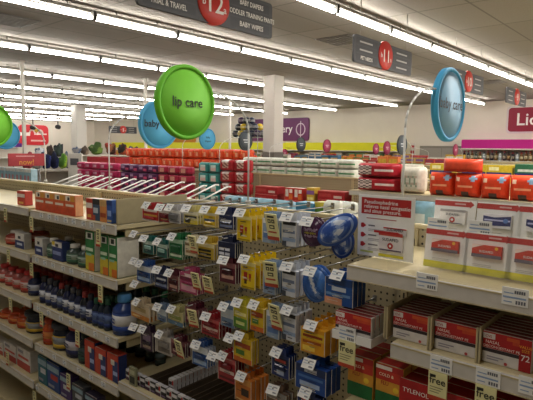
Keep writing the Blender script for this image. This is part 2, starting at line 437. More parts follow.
lb_ = bay(YP1, YL1, 'tan shelving unit at the left with bottles of liquid medicine', [1.335, 1.085, .815, .585, .345])
lf_ = bay(YL1, YL2, 'tan shelving unit at the far left edge of the photo', [1.345, 1.09, .83, .6, .36], gx=1.255)
# rear-side top deck of the same gondola: seen from above behind the panel
fb = thing('shelving_unit', 'rear side of the front gondola, its top deck and label arms facing the next aisle', 'shelving')
for y0, y1 in ((YR0, YR1), (YR1, YP1)): shelf(fb, y0, y1, 1.35, 2.17, 1.752, far=True)
shelf(fb, YP1, YL2, 1.10, 2.17, 1.752, far=True)
b = MB(); b.box(1.731, 1.75, YR0, YL2, .12, 1.41, PEG); b.build('back_panel', fb)
b = MB(); b.cbox(1.731, 2.17, YR0, YL2, 0, .12, TAN, .004); b.build('base', fb)
# label arms of the rear side, rising over the top rail
b = MB()
arm = MB(); arm.tube([(0, 0, 0), (.23, 0, .075), (.255, 0, .072)], .0048, WHITE, 6)
ap = MB(); ap.cbox(.0, .045, -.018, .018, .012, .0145, WHITE, .0006)
ame = arm.mesh('label_arm'); apm = ap.mesh('label_plate')
for i in range(17):
    y = 2.0+i*.098
    o = obj('label_arm', ame, fb, (1.755, y, 1.40+.006*math.sin(i*2.1))); obj('label_plate', apm, o)
# end panels of the two upper left shelves
def end_panel(t, y, z0, z1, x0, lab=None):
    b = MB(); b.cbox(x0, PX-.014, y-.008, y, z0, z1, M('#a99d7d', .5, .05), .003); o = b.build('end_panel', t)
end_panel(lb_, YP1+.0085, 1.336, 1.452, GX+.01)

# ---------------------------------------------------------------- price labels / sale tags
def label_mesh(w, h):
    k = ('lab', w, h)
    if k in _pm: return _pm[k]
    b = MB(); b.cbox(-.0012, .0019, -w/2, w/2, 0, h, WHITE, .0003)
    x = -.0012; bl = M('#8fa6c8'); ik = M('#6a6d76')
    b.fq(x, -.45*w, .42*w, h*.40, h*.50, bl)
    for i in range(5): b.fq(x, (-.02+.085*i)*w, (.045+.085*i)*w, h*.68, h*.86, ik)
    for i in range(4): b.fq(x, (.04+.1*i)*w, (.11+.1*i)*w, h*.10, h*.30, ik)
    b.fq(x, -.42*w, -.05*w, h*.66, h*.72, bl); b.fq(x, -.42*w, -.1*w, h*.16, h*.22, bl)
    _pm[k] = b.mesh('price_label'); return _pm[k]
def sale_tag_mesh(w, h, free):
    k = ('sale', w, h, free)
    if k in _pm: return _pm[k]
    b = MB(); b.cbox(-.001, .004, -w/2, w/2, -h, 0, M('#ded9a6', .5, .04), .0003); x = -.001
    ik = M('#2f2f2a'); rd = M('#b5482f')
    b.fq(x, -w/2, w/2, -h, -h*.86, rd)
    if free:
        b.ftext(x, 'free', 0, -h*.42, h*.36, ik, .001); b.fq(x, -.42*w, -.1*w, -h*.2, -h*.1, ik)
        for i in range(3): b.fq(x, -.4*w, (.3-.1*i)*w, -h*(.56+.09*i), -h*(.53+.09*i), M('#8a8668'))
    else:
        b.fq(x, -.3*w, .3*w, -h*.14, -h*.07, ik)
        for i, (a, c) in enumerate(((-.28, -.02), (.04, .3), (-.2, .24))):
            z = -.34 if i < 2 else -.56
            b.fq(x, a*w, c*w, h*z, h*(z+.14), ik); b.fq(x, (a+.07)*w, (c-.07)*w, h*(z+.04), h*(z+.1), M('#ded9a6', .5, .04), .0012)
        b.fq(x, -.36*w, .36*w, -h*.72, -h*.66, rd)
    _pm[k] = b.mesh('sale_tag'); return _pm[k]
def price_label(u, v, lab, w=.058, h=.042, x=GX-.0016):
    p = atX(u, v, x); return put('price_label', label_mesh(w, h), (x, p.y, p.z-h/2), lab, 'price label', 'price labels on the shelf edges')
def sale_tag(u, v, lab, w=.05, h=.075, x=GX-.003, free=False, grp='yellow sale tags hanging from the shelf edges'):
    p = atX(u, v, x); return put('sale_tag', sale_tag_mesh(w, h, free), (x, p.y, p.z), lab, 'sale tag', grp)
price_label(427, 281.5, 'white price label on the top right shelf edge, left of two')
price_label(515, 297, 'white price label on the top right shelf edge, right of two')
price_label(441, 364.5, 'white price label above the right-centre yellow free tag')
price_label(488, 377.5, 'white price label above the rightmost yellow free tag')
price_label(532, 387, 'white price label cut by the right edge, lower shelf')
sale_tag(438, 372.5, 'yellow tag reading free, second from the right under the lower shelf edge', free=True)
sale_tag(486, 386, 'yellow tag reading free, rightmost under the lower shelf edge', free=True)

# ---------------------------------------------------------------- right bay: acrylic product cards on the top deck
def product_card(w, h, kind):
    b = MB(); b.cbox(0, .004, -w/2, w/2, 0, h, WHITE, .0006)
    x = 0; rd = M('#b9322c'); yl = M('#d6cf3a'); 
    b.fq(x, -.5*w, .36*w, h*.83, h*.965, rd); b.fpoly(x, [(.36*w, h*.80), (.46*w, h*.9), (.36*w, h*.995)], rd)
    b.fq(x, .0, .26*w, h*.88, h*.92, M('#d9a8a4'), .001)
    b.fq(x, -.5*w, .5*w, 0, h*.17, yl)
    for i in range(2): b.fq(x, -.3*w, .1*w, h*(.2+.035*i), h*(.21+.035*i), M('#aaa9a6'))
    c = MB(); cw = .62*w
    if kind == 'white':
        c.cbox(-.012, -.0002, -cw/2, cw/2, h*.36, h*.74, M('#e7e4e1'), .001)
        c.fq(-.012, -cw/2, cw/2, h*.68, h*.74, M('#a8a4a4')); c.ftext(-.012, 'SUDAFED', 0, h*.58, h*.085, M('#3c3a44')); c.fdisc(-.012, 0, h*.47, h*.075, rd); c.fdisc(-.012, 0, h*.47, h*.035, WHITE, .0014)
        c.fq(-.012, -cw*.4, cw*.4, h*.37, h*.39, M('#3d3f60'))
    elif kind == 'navy':
        c.cbox(-.012, -.0002, -cw/2, cw/2, h*.36, h*.72, M('#e2e0e3'), .001)
        c.fpoly(-.012, [(-cw*.5, h*.5), (-cw*.1, h*.42), (cw*.48, h*.44), (cw*.48, h*.68), (-cw*.1, h*.63), (-cw*.5, h*.66)], M('#2f336f'))
        c.fq(-.012, -cw*.45, cw*.45, h*.54, h*.58, M('#b9bce0'), .001); c.fdisc(-.012, cw*.3, h*.56, h*.06, M('#5d7fc0'), .0013)
    else:
        c.cbox(-.012, -.0002, -cw/2, cw/2, h*.42, h*.72, M('#c8412c'), .001)
        c.fq(-.012, -cw*.5, cw*.5, h*.42, h*.50, M('#6d6470')); c.ftext(-.012, 'SUDAFED', 0, h*.54, h*.075, WHITE); c.fpoly(-.012, [(-cw*.5, h*.62), (-cw*.1, h*.72), (-cw*.5, h*.72)], M('#ead9d0')); c.fdisc(-.012, cw*.33, h*.66, h*.04, M('#e9b23c'))
    s = MB(); s.cbox(-.020, -.018, -w/2, w/2, 0, h*.98, CLEAR, .0004)
    f = MB(); f.box(-.018, .03, -w/2+.002, w/2-.002, .0005, .003, CLEAR)
    return b.mesh('product_card'), c.mesh('picture'), s.mesh('clear_sleeve'), f.mesh('foot')
PCW, PCH = .121, .111
def place_card(u0, u1, x, z, kind, lab, tilt=8):
    me = product_card(PCW, PCH, kind); p = atX((u0+u1)/2, 255, x)
    o = put('product_card', me[0], (x, p.y, z), lab, 'display card', 'product cards on the top right shelf')
    o.rotation_euler = (0, math.radians(tilt), 0)
    for n_, m_ in zip(('product_picture', 'clear_sleeve', 'foot'), me[1:]): obj(n_, m_, o)
for u0, u1, k, l in ((423, 466, 'orange', 'front row display card with orange picture, beside the big red topped sign'), (465, 508, 'orange', 'front row display card with orange picture, second from the red topped sign'), (509, 554, 'orange', 'front row display card with orange picture, cut by the right edge')):
    place_card(u0, u1, 1.385, 1.3565, k, l)
for u0, u1, k, l in ((430, 472, 'white', 'rear row display card showing a white box with a red dot'), (474, 517, 'navy', 'rear row display card showing a white and navy box'), (518, 562, 'navy', 'rear row display card at the right edge under a glare')):
    place_card(u0, u1, 1.49, 1.429, k, l)
b = MB(); b.cbox(1.44, 1.62, -.6, .57, 1.3505, 1.424, TANL, .003)
tag(b.build('display_riser'), 'tan riser step under the rear row of display cards on the top right shelf', 'riser')
for u, v, l in ((438, 225, 'white price label in front of the rear card with the white box'), (480, 228, 'white price label in front of the rear navy card')):
    price_label(u, v, l, .062, .04, 1.4385)
# the big sign
t = thing('counter_sign', 'upright white notice with red heading about nasal congestion on the top right shelf', 'sign', (1.41, atX(385, 225, 1.41).y, 1.3525))
SW, SH = .188, .192
b = MB(); b.cbox(0, .003, -SW/2, SW/2, 0, SH, WHITE, .0005); rd = M('#b02a2b', .4, .05)
b.fq(0, -.44*SW, .44*SW, SH*.69, SH*.955, rd)
for i in range(3):
    z = SH*(.50-.155*i); b.fpoly(0, [(-.44*SW, z-.006), (-.40*SW, z-.008), (-.34*SW, z), (-.40*SW, z+.008), (-.44*SW, z+.006)], rd)
    b.fq(0, -.30*SW, (-.18+.03*i)*SW, z-.001, z+.003, M('#77737a')); b.fq(0, -.30*SW, -.02*SW, z-.012, z-.0095, M('#b3afb3')); b.fq(0, -.30*SW, -.06*SW, z-.0165, z-.0145, M('#b3afb3'))
b.fq(0, -.34*SW, .20*SW, SH*.615, SH*.63, M('#b8787a')); b.fq(0, -.1*SW, .34*SW, SH*.03, SH*.075, M('#d6cf3a')); b.fq(0, -.44*SW, -.2*SW, SH*.06, SH*.09, M('#c5cf7a'))
b.build('notice_card', t)
l = MB()
for i, s_ in enumerate(('Pseudoephedrine', 'relieves nasal congestion', 'and sinus pressure.')):
    vs, fs = txt(s_); fs_ = .0163; wd = (max(p[0] for p in vs)-min(p[0] for p in vs))*fs_
    l.ftext(0, s_, -.385*SW+wd/2, SH*(.862-.073*i), fs_, WHITE, .0012)
l.build('lettering', t)
for (ya, za, ww, hh, hd) in ((.19, .395, .40, .115, 0), (.125, .13, .42, .30, 1)):
    c = MB(); c.cbox(-.0052-.002*hd, -.001, -(ya+ww/2)*SW, -(ya-ww/2)*SW, za*SH, (za+hh)*SH, M('#d8d3d6'), .0006); xx = -.0052-.002*hd
    c.fq(xx, (ya-ww/2)*SW, (ya+ww/2)*SW, (za+hh*.82)*SH, (za+hh)*SH, M('#b9483f')); c.ftext(xx, 'SUDAFED', ya*SW, (za+hh*.55)*SH, .0125, M('#2d2b36'))
    if hd: c.fdisc(xx, ya*SW, (za+hh*.3)*SH, .0095, rd); c.fdisc(xx, ya*SW, (za+hh*.3)*SH, .004, WHITE, .0014); c.fq(xx, (ya-ww*.45)*SW, (ya+ww*.45)*SW, (za+.01)*SH, (za+.03)*SH, M('#5a4f66'))
    c.build('printed_box', t)
c = MB(); c.fpoly(-.008, [(-.17*SW, SH*.41), (.24*SW, SH*.41), (.24*SW, SH*.40), (.30*SW, SH*.425), (.24*SW, SH*.45), (.24*SW, SH*.445), (-.17*SW, SH*.445)], rd); c.build('red_arrow', t)
c = MB(); c.box(.003, .05, -SW/2, SW/2, 0, .002, CLEAR); c.build('foot', t)
# clear fence along the front of the deck
b = MB(); b.cbox(GX+.004, GX+.0065, YR0+.01, .66, 1.3525, 1.392, CLEAR, .0005); b.box(GX+.0065, GX+.02, YR0+.01, .66, 1.3525, 1.354, CLEAR)
tag(b.build('shelf_fence'), 'low clear plastic fence along the front of the top right shelf', 'shelf fence')

# ---------------------------------------------------------------- right bay: cartons
def decon(w=.118, h=.084, d=.022, big=False):
    arts = [(0, 1, .48, 1, '#b3262a'), (0, 1, .36, .47, '#3a3338'), (.5, 1, .84, .95, '#c9582f'), (.62, 1, .74, .84, '#c24a2c'), (0, .26, .78, .96, '#ddd5d2')]
    tx = [(.16, .80, .15, '#f0e8e6'), ]
    T = [('CVS', .13, .82, .11, '#a81f25'), ('NASAL', .22, .64, .14, '#f2dcd6'), ('DECONGESTANT PE', .40, .515, .115, '#f2dcd6')]
    if big: arts += [(.76, 1, 0, 1, '#a81f25')]; T += [('72', .88, .34, .26, '#f0e8e6'), ('VALUE', .88, .72, .12, '#e9a23c'), ('SIZE', .88, .60, .12, '#e9a23c')]
    arts += [(.1, .35, .12, .16, '#9a96a4'), (.1, .45, .2, .24, '#9a96a4')]
    return carton(w, d, h, '#d9d5d3', arts, T, '#d6d2d0', '#7a2226', ((.5 if big else .72, .1, .05, '#b0484a'),))
bw, bh, bd = .118, .081, .0235
groups = [((390, 431), 'left group', False), ((432, 480), 'middle group', False), ((481, 533), 'right group', True)]
for (u0, u1), gn, big in groups:
    p0, p1 = atX(u0+.6, 330, 1.30), atX(u1-.6, 330, 1.30); wv = round(p0.y-p1.y, 3); me = decon(wv, bh, bd, big)
    for i in range(7):
        put('medicine_carton', me, (1.312+bd/2+i*(bd+.0008), (p0.y+p1.y)/2, 1.1535), 'red and white nasal decongestant carton, %s, second right shelf, %s from front' % (gn, ORD[i]), 'box', 'nasal decongestant cartons on the second right shelf')
# shelf dividers
for i, u in enumerate((387.5, 431.5, 480.5)):
    p = atX(u, 330, 1.30); b = MB(); b.cbox(1.287, 1.68, p.y-.0015, p.y+.0015, 1.1535, 1.245, TAN, .0004); b.box(1.287, 1.291, p.y-.006, p.y+.006, 1.1535, 1.245, TAN)
    tag(b.build('shelf_divider'), '%s tan shelf divider from the left between the nasal decongestant cartons' % ORD[i], 'divider', 'shelf dividers')
# tray of cartons jutting out left of that shelf
p0, p1 = atX(335, 320, 1.275), atX(371, 325, 1.275)
yc = (p0.y+p1.y)/2; wv = round(p0.y-p1.y, 3); zt = atX(352, 341, 1.275).z
t = thing('carton_tray', 'white cardboard tray of red cartons hung at the left end of the second right shelf', 'tray', (1.275, yc, zt))
b = MB(); w2 = wv/2+.004
b.box(-.003, .16, -w2, w2, -.004, 0, WHITE); b.box(-.006, -.003, -w2, w2, -.004, .022, WHITE); b.box(.16, .163, -w2, w2, -.004, .03, WHITE)
b.build('tray_floor', t)
for sg in (-1, 1):
    b = MB(); ye = sg*w2; b.box(-.006, .163, min(ye, ye+sg*.002), max(ye, ye+sg*.002), -.004, .022, WHITE); b.build('tray_side', t)
b = MB()
for yy in (-.04, .04): b.tube([(.02, yy, -.006), (.38, yy, -.006), (.40, yy, .01)], .003, WIRE)
b.build('tray_hook', t)
me = decon(wv, bh, .0225)
for i in range(5):
    put('medicine_carton', me, (1.2885+i*.0262, yc, zt+.0005), 'red and white carton in the white tray, %s from the front' % ORD[i], 'box', 'cartons in the white tray')
sale_tag(347, 341, 'yellow tag reading free under the white price label left of the lower right shelf', free=True, x=1.2655, h=.08, w=.056)
price_label(347, 334, 'white price label over the free tag on the carton tray', x=1.2675)
# third shelf right
cold = carton(.088, .05, .128, '#d39b3a', ((0, 1, .62, .86, '#c03a2c'), (0, 1, .86, 1, '#b02c2a'), (0, 1, .0, .34, '#1f6b3a'), (0, .6, .88, .97, '#e8e2da')), (('COLD &', .4, .72, .1, '#f2e6c8'), ('FLU', .35, .52, .12, '#a5231f')), '#c9a24a', '#b5302a', ((.75, .46, .07, '#e6c53c'),))
tyl = carton(.10, .055, .105, '#b7262b', ((0, 1, 0, .3, '#d9d3cf'), (0, 1, .3, .34, '#e6b73c')), (('TYLENOL', .5, .66, .17, '#f2ece9'),), '#b7262b', '#a51f24')
for u, v, me, nm, ds in ((362, 367, cold, 'first', 'red, yellow and green cold medicine carton'), (391, 373, cold, 'second', 'red, yellow and green cold medicine carton')):
    p = atX(u, v, 1.33)
    for i in range(3): put('medicine_carton', me, (1.345+i*.052, p.y, .9355), '%s, %s bottom right column, %s from front' % (ds, nm, ORD[i]), 'box', 'cold medicine cartons on the bottom right shelf')
for j, u in enumerate((418, 458, 500)):
    p = atX(u, 380, 1.33)
    for i in range(2): put('medicine_carton', tyl, (1.345+i*.058, p.y, .9355), 'red pain reliever carton, %s red column on bottom right shelf, %s from front' % (ORD[j], ORD[i]), 'box', 'red pain reliever cartons')

# ================================================================== PEG WALL
PFX = 1.292                                # where the hooks end
wire = MB(); wire.tube([(.0, 0, 0), (.385, 0, .0)], .0026, STEEL); wire.tube([(.385, 0, 0), (.401, 0, .0)], .0045, STEEL); wire.box(.4005, .4065, -.007, .007, -.012, .012, STEEL)
wire.tube([(.0, 0, 0), (-.004, 0, .006)], .0026, STEEL)
wme = wire.mesh('peg_hook')
def tilt_plate(w=.046, h=.034):
    b = MB(); b.cbox(-.001, .001, -w/2, w/2, -h/2, h/2, WHITE, .0004); x = -.001
    b.fq(x, -.4*w, .38*w, -.06*h, .04*h, M('#c3ccd8')); b.fq(x, .0*w, .36*w, .2*h, .3*h, M('#9a9ca4')); b.fq(x, .08*w, .38*w, -.34*h, -.2*h, M('#8a8c94')); b.fq(x, -.42*w, -.12*w, .2*h, .27*h, M('#93a6c6'))
    return b.mesh('label_plate')
tpm = tilt_plate()
nhook = 0
ROWN = {}
def hook(y, z, lab, label=True):
    o = obj('peg_hook', wme, None, (PFX, y, z)); tag(o, lab, 'hook', 'display hooks on the pegboard')
    if label:
        q = obj('label_plate', tpm, o, (-.004, 0, .0)); q.rotation_euler = (0, math.radians(38), math.radians(random.uniform(-8, 8)))
    return o
def hang_card(w, h, base, arts, bub, thick=.0016):
    k = ('hc', w, h, base, tuple(arts), bub, thick)
    if k in _pm: return _pm[k]
    b = MB(); m = M(base, .35); tw = min(w*.8, .05); th = .022
    if thick > .004: th = .022
    b.cbox(-thick/2, thick/2, -w/2, w/2, -h, -th, m, min(.0006 if thick < .004 else .002, thick*.3))
    t2 = .0008
    b.box(-t2, t2, -tw/2, -.006, -th-.001, 0, m); b.box(-t2, t2, .006, tw/2, -th-.001, 0, m)
    b.box(-t2, t2, -.006, .006, -th-.001, -.011, m); b.box(-t2, t2, -.006, .006, -.003, 0, m)
    x = -thick/2; hh = h-th; o = .0005
    for a0, a1, b0, b1, c in arts: b.fq(x, (a0-.5)*w, (a1-.5)*w, -h+b0*hh, -h+b1*hh, M(c, .35), o); o += .0001
    rr_ = random.Random(str(k))
    for i in range(7):
        a = rr_.uniform(.06, .5); ln = rr_.uniform(.15, .42); zz = rr_.uniform(.05, .95); th_ = rr_.choice((.012, .02, .035))
        b.fq(x, (a-.5)*w, (min(.95, a+ln)-.5)*w, -h+zz*hh, min(-th, -h+(zz+th_)*hh), M(rr_.choice(('#e4e0d6', '#2a2a30', '#c9c2b0', '#54505a', '#d8d2c4')), .35), o+.0001*i)
    for yy in (-w/2+.0012, w/2-.0012):
        b.box(-thick/2-.0007, -thick/2+.0002, yy-.001, yy+.001, -h+.001, -th-.001, M('#d4cfc4', .3))
    c = None
    if bub:
        bc, a0, a1, b0, b1, dp = bub
        q = MB(); q.cbox(-thick/2-dp, -thick/2-.0002, -(a1-.5)*w, -(a0-.5)*w, -h+b0*hh, -h+b1*hh, CLEAR if bc == 'clear' else M(bc, .2), min(dp*.45, .006)); c = q.mesh('blister')
    _pm[k] = (b.mesh('pack'), c); return _pm[k]
def peg(lab_uv, bbox, spec, n, desc, cat='pack', name='blister_pack', grp=None, plate=True, step=None, hookdesc=None):
    """one hook with n packs; bbox = where the front pack shows (pixels) on the plane of the hook ends"""
    base, arts, bub, thick = spec
    u0, v0, u1, v1 = bbox; um, vm = (u0+u1)/2, (v0+v1)/2; x = PFX+.022
    y0, y1 = atX(u0, vm, x).y, atX(u1, vm, x).y; z1, z0 = atX(um, v0, x).z, atX(um, v1, x).z
    w, h = round(y0-y1, 3), round(z1-z0, 3); y = (y0+y1)/2
    zh = z1-.0075
    hook(y, zh, 'label hook of the %s' % (hookdesc or desc), plate)
    pk, bl = hang_card(w, h, base, arts, bub, thick)
    st = step or max(thick+(bub[5] if bub else 0)+.004, .012)
    for i in range(n):
        px = x+i*st+random.uniform(-.001, .001)
        if px > 1.67: break
        o = put(name, pk, (px, y+random.uniform(-.0015, .0015), z1), '%s, %s from front' % (desc, ORD[i]), cat, grp or 'packs hung on the pegboard')
        o.rotation_euler = (0, 0, random.uniform(-.06, .06))
        if bl: obj('blister', bl, o)
    return y, zh
def tagged(uv, lab, h=.062, w=.040):
    u, v = uv; p = atX(u, v, PFX-.012)
    o = put('sale_tag', sale_tag_mesh(w, h, False), (PFX-.012, p.y, p.z), lab, 'sale tag', 'pale yellow sale tags hung on the hooks')
    o.rotation_euler = (0, math.radians(-14), math.radians(random.uniform(-12, 12)))
R_ = lambda *a: a
red = ('#b5242b', [(0, 1, .0, .12, '#d9cfc8'), (.1, .9, .38, .52, '#d9b04a'), (.1, .9, .72, .9, '#e3d8d2')], ('#a41c26', .2, .8, .12, .36, .008), .002)
dred = ('#8e2530', [(0, 1, .75, 1, '#d8d4d0'), (.2, .8, .2, .3, '#d7b36a')], ('#6d1822', .2, .8, .3, .65, .008), .002)
gry = ('#b9b8ba', [(0, 1, .8, 1, '#ececea'), (.1, .9, .1, .2, '#76767c')], ('#6f7073', .18, .82, .25, .75, .01), .002)
ylb = ('#d0c78a', [(0, 1, .74, 1, '#e9e6d0'), (.1, .9, .5, .66, '#3a3a34'), (0, 1, .0, .3, '#c9b93c')], ('#4b493f', .15, .5, .12, .45, .008), .002)
yel = ('#d7bb2b', [(0, 1, .8, 1, '#d8cfae'), (.1, .9, .42, .56, '#3f5f8f'), (.1, .9, .05, .14, '#efe7b8')], ('#c8a71f', .2, .8, .2, .4, .006), .002)
navy = ('#1d2a56', [(0, 1, .8, 1, '#2f4070'), (.1, .9, .12, .3, '#8d9cc6'), (.15, .85, .5, .62, '#dfe2ec')], ('#16203f', .15, .85, .3, .5, .008), .002)
navyw = ('#1a2546', [(.08, .36, .12, .3, '#d5d9e6'), (.42, .68, .12, .3, '#d5d9e6'), (.08, .36, .42, .6, '#d5d9e6'), (.42, .68, .42, .6, '#d5d9e6')], None, .006)
yred = ('#e0c31f', [(0, 1, .86, 1, '#e9dc92'), (.22, .46, .30, .62, '#b23a24'), (.26, .42, .18, .32, '#5b4b20'), (.56, .72, .42, .58, '#b23a24'), (.58, .7, .3, .42, '#b9772a'), (.1, .9, .04, .09, '#a58d18')], None, .004)
pale = ('#8fa3bd', [(0, 1, .8, 1, '#d9dde2'), (.1, .9, .2, .4, '#5f7db0')], None, .004)
bw_ = ('#c4c8d0', [(0, 1, .84, .97, '#232428'), (0, .9, .52, .64, '#6f7c96'), (0, 1, .2, .34, '#93a6c4'), (0, .3, 0, .2, '#444b58')], None, .02)
teal = ('#2d6f6a', [(0, 1, .72, 1, '#bcd2cb'), (.15, .85, .1, .3, '#1f4c50')], ('#9cc2bd', .2, .8, .36, .66, .008), .002)
grn = ('#2f7a4c', [(0, 1, .8, 1, '#a9cdb4'), (.1, .9, .12, .24, '#d7e3cf')], ('#1d5a38', .2, .8, .3, .7, .008), .002)
cream = ('#cfc7ac', [(0, 1, .7, .9, '#7f6e4e'), (.1, .9, .2, .4, '#a88a62')], None, .004)
blky = ('#c1a53a', [(0, 1, .72, .95, '#ddd2a0'), (.05, .8, .46, .6, '#1f1e1a'), (.05, .8, .26, .38, '#1f1e1a'), (.05, .8, .06, .18, '#1f1e1a')], None, .008)
bluw = ('#3a5f9c', [(0, 1, .66, 1, '#d5dbe4'), (.1, .9, .1, .3, '#9db6d8')], ('#27406f', .2, .8, .34, .6, .008), .002)
mar = ('#5d2333', [(0, 1, .76, 1, '#8d5a5e'), (.15, .85, .2, .4, '#c79c92')], ('#3e1622', .2, .8, .42, .7, .008), .002)
pink = ('#b04e74', [(0, 1, .6, .78, '#7c2748'), (.1, .9, .1, .4, '#d9a0b4'), (.3, .7, .8, .95, '#e6c9d2')], ('#8a2f55', .2, .8, .42, .58, .006), .002)
ygr = ('#c9bf33', [(0, 1, .0, .45, '#5a8a34'), (.1, .9, .55, .7, '#f0e8a0'), (.2, .8, .15, .3, '#d8e08a')], None, .01)
ygr2 = ('#d6b52a', [(0, 1, .0, .2, '#c96a28'), (.1, .9, .6, .8, '#a84a22'), (.15, .6, .3, .5, '#5b8a3a')], None, .01)
yor = ('#d79a24', [(0, 1, .55, .85, '#d9b62f'), (.1, .9, .64, .74, '#8e3a1c'), (.1, .6, .1, .3, '#efcf58'), (.1, .85, .4, .5, '#a0521c')], None, .03)
dblu = ('#24366e', [(.1, .9, .6, .85, '#161d34'), (.2, .8, .66, .78, '#b5443a'), (.3, .7, .1, .3, '#a9b8d8')], ('#18244c', .2, .8, .32, .56, .008), .002)
blu = ('#1f4a94', [(0, 1, .7, 1, '#22335c'), (.3, .7, .74, .9, '#c9d0dc'), (.15, .8, .18, .36, '#a7bcdd'), (.1, .9, .5, .6, '#4f79b8')], None, .025)
oran = ('#c4742a', [(0, 1, .75, 1, '#d2954a'), (.4, .85, .3, .6, '#3b2a1a'), (.1, .9, .06, .14, '#e0b878')], None, .02)
brn = ('#6d5646', [(0, 1, .6, 1, '#8d8a86'), (.2, .9, .1, .4, '#6f8a3c')], None, .01)
purp = ('#3f2a44', [(.2, .8, .5, .8, '#8d7896'), (.2, .8, .1, .25, '#b09c8a')], ('#2a1b2e', .2, .8, .28, .48, .008), .002)
gw = ('#a9a39c', [(0, 1, .75, 1, '#c9c6c2'), (.15, .85, .1, .35, '#6d655f')], ('#85807b', .2, .8, .38, .7, .01), .002)
pyel = ('#bdb684', [(0, 1, .0, .3, '#5d7f9c'), (.15, .85, .45, .7, '#8f9a56')], ('#a9a271', .25, .75, .3, .45, .006), .002)
pblu = ('#6f86a4', [(0, 1, .5, 1, '#b9c3cf'), (.2, .8, .1, .3, '#3d5274')], None, .004)
redm = ('#9e2630', [(0, 1, .8, 1, '#b9565a'), (.1, .9, .36, .5, '#d8c2bc'), (.1, .9, .1, .2, '#5f141c')], ('#7d1a24', .2, .8, .52, .76, .01), .002)
ow = ('#c8b79a', [(0, 1, 0, .3, '#c7822f'), (.2, .8, .5, .75, '#a89466'), (.1, .5, .1, .2, '#e2c27a')], None, .008)
# top row
peg(0, (142, 203, 160, 221), red, 4, 'red and white blister card, first hook of the top peg row')
peg(0, (159, 205, 170, 222), dred, 3, 'dark red and white card, second hook of the top peg row')
peg(0, (167, 205, 181, 223), gry, 5, 'grey and white blister card, third hook of the top peg row')
peg(0, (184, 206, 198, 224), ylb, 4, 'yellow, white and black card, fourth hook of the top peg row')
peg(0, (203, 207, 216, 227), yel, 3, 'yellow card with blue band, fifth hook of the top peg row')
peg(0, (219, 208, 234, 229), navy, 3, 'navy blister card, sixth hook of the top peg row')
peg(0, (237, 210, 252, 241), yred, 6, 'tall yellow card with red motif, top peg row', step=.03)
peg(0, (263, 212, 276, 243), pale, 4, 'pale blue card behind a sale tag, top peg row', plate=False); tagged((270, 214), 'pale yellow sale tag hanging in the top peg row beside tall yellow cards', .092, .05)
peg(0, (284, 214, 298, 246), bw_, 4, 'white and black banded box, top peg row', name='hanging_box')
# second row, left
peg(0, (143, 236, 154, 254), teal, 3, 'teal blister card left of another teal one, second peg row')
peg(0, (156, 239, 168, 257), teal, 4, 'teal blister card beside the green cards, second peg row')
peg(0, (170, 234, 183, 259), grn, 5, 'green blister card, second peg row')
peg(0, (185, 236, 197, 256), cream, 4, 'cream and brown card behind a sale tag, second peg row', plate=False); tagged((191, 236), 'pale yellow sale tag in the second peg row beside green cards', .07, .045)
peg(0, (199, 237, 215, 259), blky, 4, 'yellow box with black bars, second peg row', name='hanging_box')
peg(0, (219, 236, 236, 257), navyw, 4, 'navy pack with rows of white spots, second peg row', plate=False)
# second row, right
peg(0, (241, 256, 256, 289), yred, 5, 'tall yellow card with red motif, second peg row', step=.03)
peg(0, (263, 261, 276, 294), pale, 4, 'pale blue card behind a sale tag, second peg row', plate=False); tagged((269, 262), 'pale yellow sale tag in the second peg row beside tall yellow cards', .092, .05)
peg(0, (284, 263, 298, 296), bw_, 4, 'white and black banded box, second peg row', name='hanging_box')
# third row
peg(0, (137, 261, 151, 282), bluw, 4, 'blue and white blister card, third peg row')
peg(0, (155, 267, 168, 288), navy, 3, 'navy blister card, third peg row')
peg(0, (168, 270, 179, 291), mar, 3, 'maroon blister card, third peg row')
peg(0, (180, 268, 198, 293), pink, 4, 'pink blister card behind a sale tag, third peg row', plate=False); tagged((194, 273), 'pale yellow sale tag in front of pink cards, third peg row', .07, .042)
tagged((206, 277), 'pale yellow sale tag on an empty hook, third peg row', .066, .05); hook(atX(206, 277, PFX).y, atX(206, 275, PFX).z, 'steel hook with only a sale tag on it, third peg row', False)
peg(0, (220, 257, 236, 283), mar, 3, 'maroon blister card left of tall yellow cards, third peg row')
peg(0, (234, 299, 249, 328), ygr, 4, 'yellow and green box, third peg row', name='hanging_box')
peg(0, (251, 301, 265, 331), ygr2, 4, 'yellow and orange box, third peg row', name='hanging_box')
peg(0, (267, 305, 280, 338), pale, 4, 'pale blue card behind a sale tag, third peg row', plate=False); tagged((273, 305), 'pale yellow sale tag in the third peg row beside yellow boxes', .092, .05)
peg(0, (284, 306, 298, 340), bw_, 4, 'white and black banded box, third peg row', name='hanging_box')
# fourth row
peg(0, (131, 299, 151, 319), ow, 4, 'pale card with orange foot, fourth peg row')
peg(0, (157, 304, 167, 321), pblu, 3, 'pale blue card, fourth peg row')
peg(0, (168, 306, 184, 325), pyel, 4, 'pale yellow and blue card, fourth peg row')
peg(0, (185, 303, 200, 324), mar, 4, 'maroon blister card behind a sale tag, fourth peg row', plate=False); tagged((191, 310), 'pale yellow sale tag in front of maroon cards, fourth peg row', .075, .046)
peg(0, (201, 313, 220, 336), redm, 5, 'red blister card, fourth peg row')
peg(0, (221, 303, 235, 327), pblu, 3, 'blue and white card, fourth peg row')
peg(0, (234, 332, 253, 362), ygr2, 3, 'yellow and orange box, fourth peg row', name='hanging_box')
peg(0, (271, 348, 290, 377), dblu, 4, 'dark blue card with red patch, fourth peg row')
peg(0, (303, 321, 327, 353), yor, 4, 'orange and yellow box, fourth peg row', name='hanging_box')
